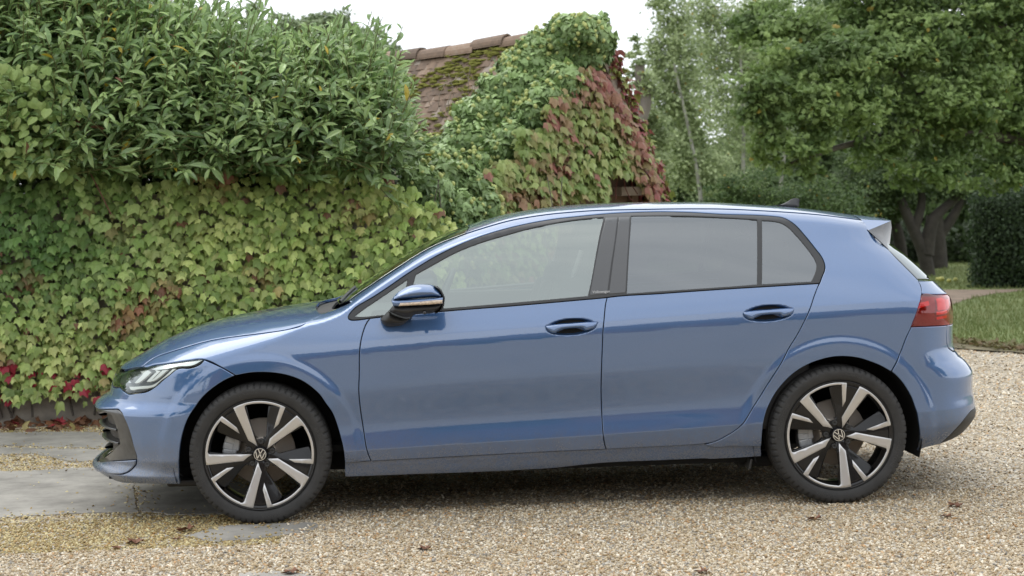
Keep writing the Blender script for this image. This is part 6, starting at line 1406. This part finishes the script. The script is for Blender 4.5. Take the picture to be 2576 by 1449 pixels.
# pollarded trunk behind the gable
pb = at(1580, 420, 15)
tree('pollarded_tree', 'stout pollarded tree with cut grey limbs behind the shed gable', 'tree', (pb.x, pb.y, 0), [([(pb.x, 15, 0), tuple(at(1590, 420, 15)), tuple(at(1575, 330, 15)), tuple(at(1560, 265, 15))], .24, .15), ([tuple(at(1562, 270, 15)), tuple(at(1548, 220, 15)), tuple(at(1522, 185, 15)), tuple(at(1498, 165, 15))], .09, .05), ([tuple(at(1560, 265, 15)), tuple(at(1545, 205, 15)), tuple(at(1548, 172, 15)), tuple(at(1540, 152, 15))], .08, .055), ([tuple(at(1600, 330, 15)), tuple(at(1625, 250, 15)), tuple(at(1610, 190, 15)), tuple(at(1612, 150, 15))], .10, .06)],
     [blob(1560, 345, 14.8, 40, 50), blob(1620, 200, 15, 40, 55), blob(1590, 300, 15.3, 50, 50), blob(1650, 330, 15.3, 50, 70), blob(1640, 430, 15, 50, 70), blob(1600, 130, 15, 20, 40)], 6500, .06, bc, bark=simple('grey_bark', (.22, .19, .165), .9, bump=.5, bscale=20, var=.3, vscale=5))
# tree against the sky behind the laurels
lt_ = at(850, 200, 24)
tree('ash_tree', 'hazy grey-green tree against the sky behind the laurel shoots', 'tree', (lt_.x, lt_.y, 0), [([(lt_.x, 24, 0), tuple(at(850, 300, 24)), tuple(at(840, 120, 24))], .3, .12)], [blob(700, 90, 24, 60, 55), blob(780, 70, 24, 60, 50), blob(850, 80, 24, 60, 60), blob(930, 110, 24, 55, 60), blob(980, 150, 24, 40, 50), blob(860, 150, 24, 120, 60), blob(650, 130, 24, 50, 60), blob(900, 250, 24, 150, 90), blob(640, 40, 24, 20, 24)], 15000, .10, ((.17, .23, .11), (.30, .37, .20)), T=DIAM)
# shrubs and old apple trees on the lawn
def shrub(name, label, blobs_, n, leaf, cols, grp=None):
    b = blobs_[0]; tree(name, label, 'shrub', (b[0], b[1], 0), None, blobs_, n, leaf, cols, group=grp)
shrub('clipped_shrub', 'rounded dark evergreen shrub showing above the car roof', [blob(1930, 490, 18, 130, 60), blob(2060, 500, 18, 110, 55), blob(1830, 500, 18, 60, 50), blob(2000, 560, 18, 200, 60)], 15000, .05, ((.06, .11, .035), (.15, .22, .07)))
DARKBARK = simple('dark_bark', (.055, .048, .04), .95, bump=.5, bscale=25, var=.35, vscale=6)
def apple(u, y, label, tr, bl, n):
    b = at(u, 690, y); tree('apple_tree', label, 'tree', (b.x, b.y, 0), tr, bl, n, .06, ((.05, .085, .03), (.14, .20, .07)), bark=DARKBARK, group='old apple trees on the lawn')
    return b
def stem(l, y): return [tuple(at(u, v, y)) for u, v in l]
ab = at(2320, 700, 19.5)
apple(2320, 19.5, 'old apple tree with a leaning forked trunk just behind the rear window', [(stem([(2335, 700), (2325, 640), (2290, 560), (2265, 500)], 19.5), .13, .07), (stem([(2330, 640), (2345, 560), (2380, 520), (2440, 470)], 19.5), .13, .05), (stem([(2300, 580), (2320, 500), (2300, 440)], 19.5), .09, .04)], [blob(2300, 440, 19.5, 110, 50), blob(2200, 490, 19.5, 80, 50), blob(2420, 450, 19.5, 100, 50), blob(2240, 400, 20, 120, 50)], 15000)
apple(2380, 22, 'second apple tree with mossy pale trunk farther back on the lawn', [(stem([(2358, 690), (2356, 620), (2350, 540)], 22), .20, .15), (stem([(2356, 600), (2400, 540), (2430, 480)], 22), .12, .05)], [blob(2400, 420, 22, 110, 60), blob(2480, 480, 22, 80, 60), blob(2330, 470, 22, 90, 50)], 12000)
apple(2200, 21, 'third apple tree mostly hidden behind the car roof and spoiler', [(stem([(2210, 700), (2200, 600), (2230, 520), (2210, 470)], 21), .16, .07), (stem([(2270, 700), (2262, 600), (2240, 530)], 21), .13, .07)], [blob(2200, 470, 21, 110, 60), blob(2120, 520, 21, 80, 60), blob(2260, 520, 21, 60, 40)], 11000)
# far belt of woodland that closes the view
def belt(name, label_kind, u0, u1, y, vtop, vbot, n, leaf, cols):
    u = rng.uniform(u0, u1, n); zt = rng.random(n)**.8; v = vbot+(vtop(u)-vbot)*zt; yy = y+rng.uniform(-1.2, 1.2, n)*1.0
    d = np.array([tuple(c_f)])*4470+np.outer(u-1288, np.array(c_r))-np.outer(v-724.5, np.array(c_u)); t = (yy-CAM.y)/d[:, 1]; P = np.array(CAM)+d*t[:, None]
    k = np.clip(vnoise(P, .9, 3)+rng.normal(0, .15, n), 0, 1)[:, None]; tint = np.array(cols[0])*(1-k)+np.array(cols[1])*k
    nv = rng.normal(0, .6, (n, 3)); nv[:, 2] += .5; nv[:, 1] -= .6; link(name, cloud_mesh(name, DIAM, P, nv, rng.normal(0, 1, (n, 3)), rng.uniform(.7, 1.3, n)*leaf, tint, TREE[0]), kind='stuff')
belt('woodland', 's', 1560, 2800, 30, lambda u: 330+60*np.sin(u/70)+30*np.sin(u/23), 705, 30000, .20, ((.06, .10, .035), (.16, .23, .09)))
belt('woodland', 's', 1850, 2900, 33, lambda u: 40+50*np.sin(u/90)+30*np.sin(u/31), 600, 26000, .22, ((.08, .12, .05), (.18, .25, .10)))
belt('undergrowth', 's', 1900, 2640, 25, lambda u: 560+25*np.sin(u/60), 700, 14000, .14, ((.02, .035, .012), (.05, .08, .025)))
# clipped yew hedge at the right edge
h0 = g(2458, 727); h1_ = g(2700, 731); ht = at(2500, 492, h0.y).z
hr = empty('yew_hedge', (h0.x, h0.y, 0), label='square-cut dark yew hedge at the right edge beside the path', cat='hedge')
hr.rotation_euler = (0, 0, -.33)
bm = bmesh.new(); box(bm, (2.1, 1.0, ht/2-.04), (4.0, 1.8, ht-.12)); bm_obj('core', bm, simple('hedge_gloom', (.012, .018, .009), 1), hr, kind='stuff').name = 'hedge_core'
n = 26000; fc = rng.random(n); P = np.zeros((n, 3)); a = rng.random(n); b_ = rng.random(n); nv = rng.normal(0, .5, (n, 3))
fr = fc < .62; P[fr] = np.stack([a[fr]*4.1, np.zeros(fr.sum()), b_[fr]*ht], 1); nv[fr, 1] -= 1
le = (fc >= .62) & (fc < .82); P[le] = np.stack([np.zeros(le.sum()), a[le]*2, b_[le]*ht], 1); nv[le, 0] -= 1
tp = fc >= .82; P[tp] = np.stack([a[tp]*4.1, b_[tp]*2, np.full(tp.sum(), ht)], 1); nv[tp, 2] += 1
P += rng.normal(0, .055, (n, 3)); P[:, 1] += .06*np.sin(P[:, 0]*5+P[:, 2]*3); k_ = rng.random((n, 1)); 
link('foliage', cloud_mesh('foliage', DIAM, P, nv, rng.normal(0, 1, (n, 3)), rng.uniform(.03, .07, n), np.array([.018, .034, .014])*(1-k_)+np.array([.06, .10, .04])*k_, TREE[0]), hr, kind='stuff')
# windfall apples
for u, v, lab in ((2368, 711, 'large yellow windfall apple on the lawn nearest the car'), (2388, 713, 'yellow-green windfall apple right of the largest one'), (2404, 710, 'small yellow windfall apple farthest right on the lawn'), (2359, 709, 'small reddish windfall apple left of the largest one')):
    p = g(u, v); V0, F0 = ico(2); r_ = np.linalg.norm(V0[:, :2], axis=1); V = V0.copy(); V[:, 2] = V0[:, 2]*.9-.18*np.exp(-(r_*3.2)**2)*np.sign(V0[:, 2]); sz = .05 if 'large' in lab[:6] else .036
    link('apple', mesh_np('apple', V*sz, F0, [simple('apple_skin', (.48, .46, .12), .4) if 'apple_skin' not in bpy.data.materials else bpy.data.materials['apple_skin']]), None, (p.x, p.y, sz*.8+.012), label=lab, cat='apple', group='windfall apples on the lawn')

# ---------------------------------------------------------------- the yard behind the camera, mirrored in paint and glass
barn = empty('barn', (4, -19, 0), label='long brick barn with tiled roof facing the car across the yard', cat='barn')
BRICK = simple('brickwork', (.24, .13, .09), .9, bump=.4, bscale=12, var=.3, vscale=6)
bm = bmesh.new(); box(bm, (1, -2.5, 1.45), (24, 5, 2.9)); bm_obj('wall', bm, BRICK, barn)
bm = bmesh.new(); v = [bm.verts.new(p) for p in ((-11.4, .5, 2.8), (13.4, .5, 2.8), (13.4, -2.5, 5.6), (-11.4, -2.5, 5.6), (-11.4, -5.5, 2.8), (13.4, -5.5, 2.8))]; bm.faces.new((v[0], v[1], v[2], v[3])); bm.faces.new((v[3], v[2], v[5], v[4])); bm.faces.new((v[0], v[3], v[4])); bm.faces.new((v[1], v[5], v[2])); bm_obj('roof', bm, simple('old_roof', (.10, .075, .06), .9, var=.4, vscale=3), barn)
for x in (-8, -3.5, 1, 6, 10):
    bm = bmesh.new(); box(bm, (x, .02, 1.1), (1.7, .06, 2.2)); bm_obj('door', bm, simple('barn_door', (.05, .06, .05), .6) if 'barn_door' not in bpy.data.materials else bpy.data.materials['barn_door'], barn)
for x in (-5.8, -1.2, 3.6, 8):
    f = bm = bmesh.new(); box(bm, (x, .03, 1.6), (1.0, .06, .9)); w1 = bm_obj('window', bm, simple('white_frame', (.7, .7, .68), .5) if 'white_frame' not in bpy.data.materials else bpy.data.materials['white_frame'], barn)
    bm = bmesh.new(); box(bm, (x, .07, 1.6), (.85, .02, .75)); bm_obj('pane', bm, BLACK, w1)
def yard_tree(x, y, h, r, label):
    tree('lime_tree', label, 'tree', (x, y, 0), [([(x, y, 0), (x, y, h*.4), (x+.2, y, h*.8)], .3, .1)], [(x, y, h*.62, r, r, h*.36), (x-r*.4, y, h*.5, r*.7, r*.7, h*.25), (x+r*.5, y+.3, h*.55, r*.7, r*.7, h*.3)], 7000, .32, ((.04, .07, .02), (.10, .15, .04)), group='lime trees behind the yard')
yard_tree(-16, -17, 9, 4, 'lime tree left of the barn across the yard'); yard_tree(-11, -27, 10, 4.5, 'lime tree behind the left end of the barn'); yard_tree(21, -20, 9.5, 4, 'lime tree right of the barn across the yard')
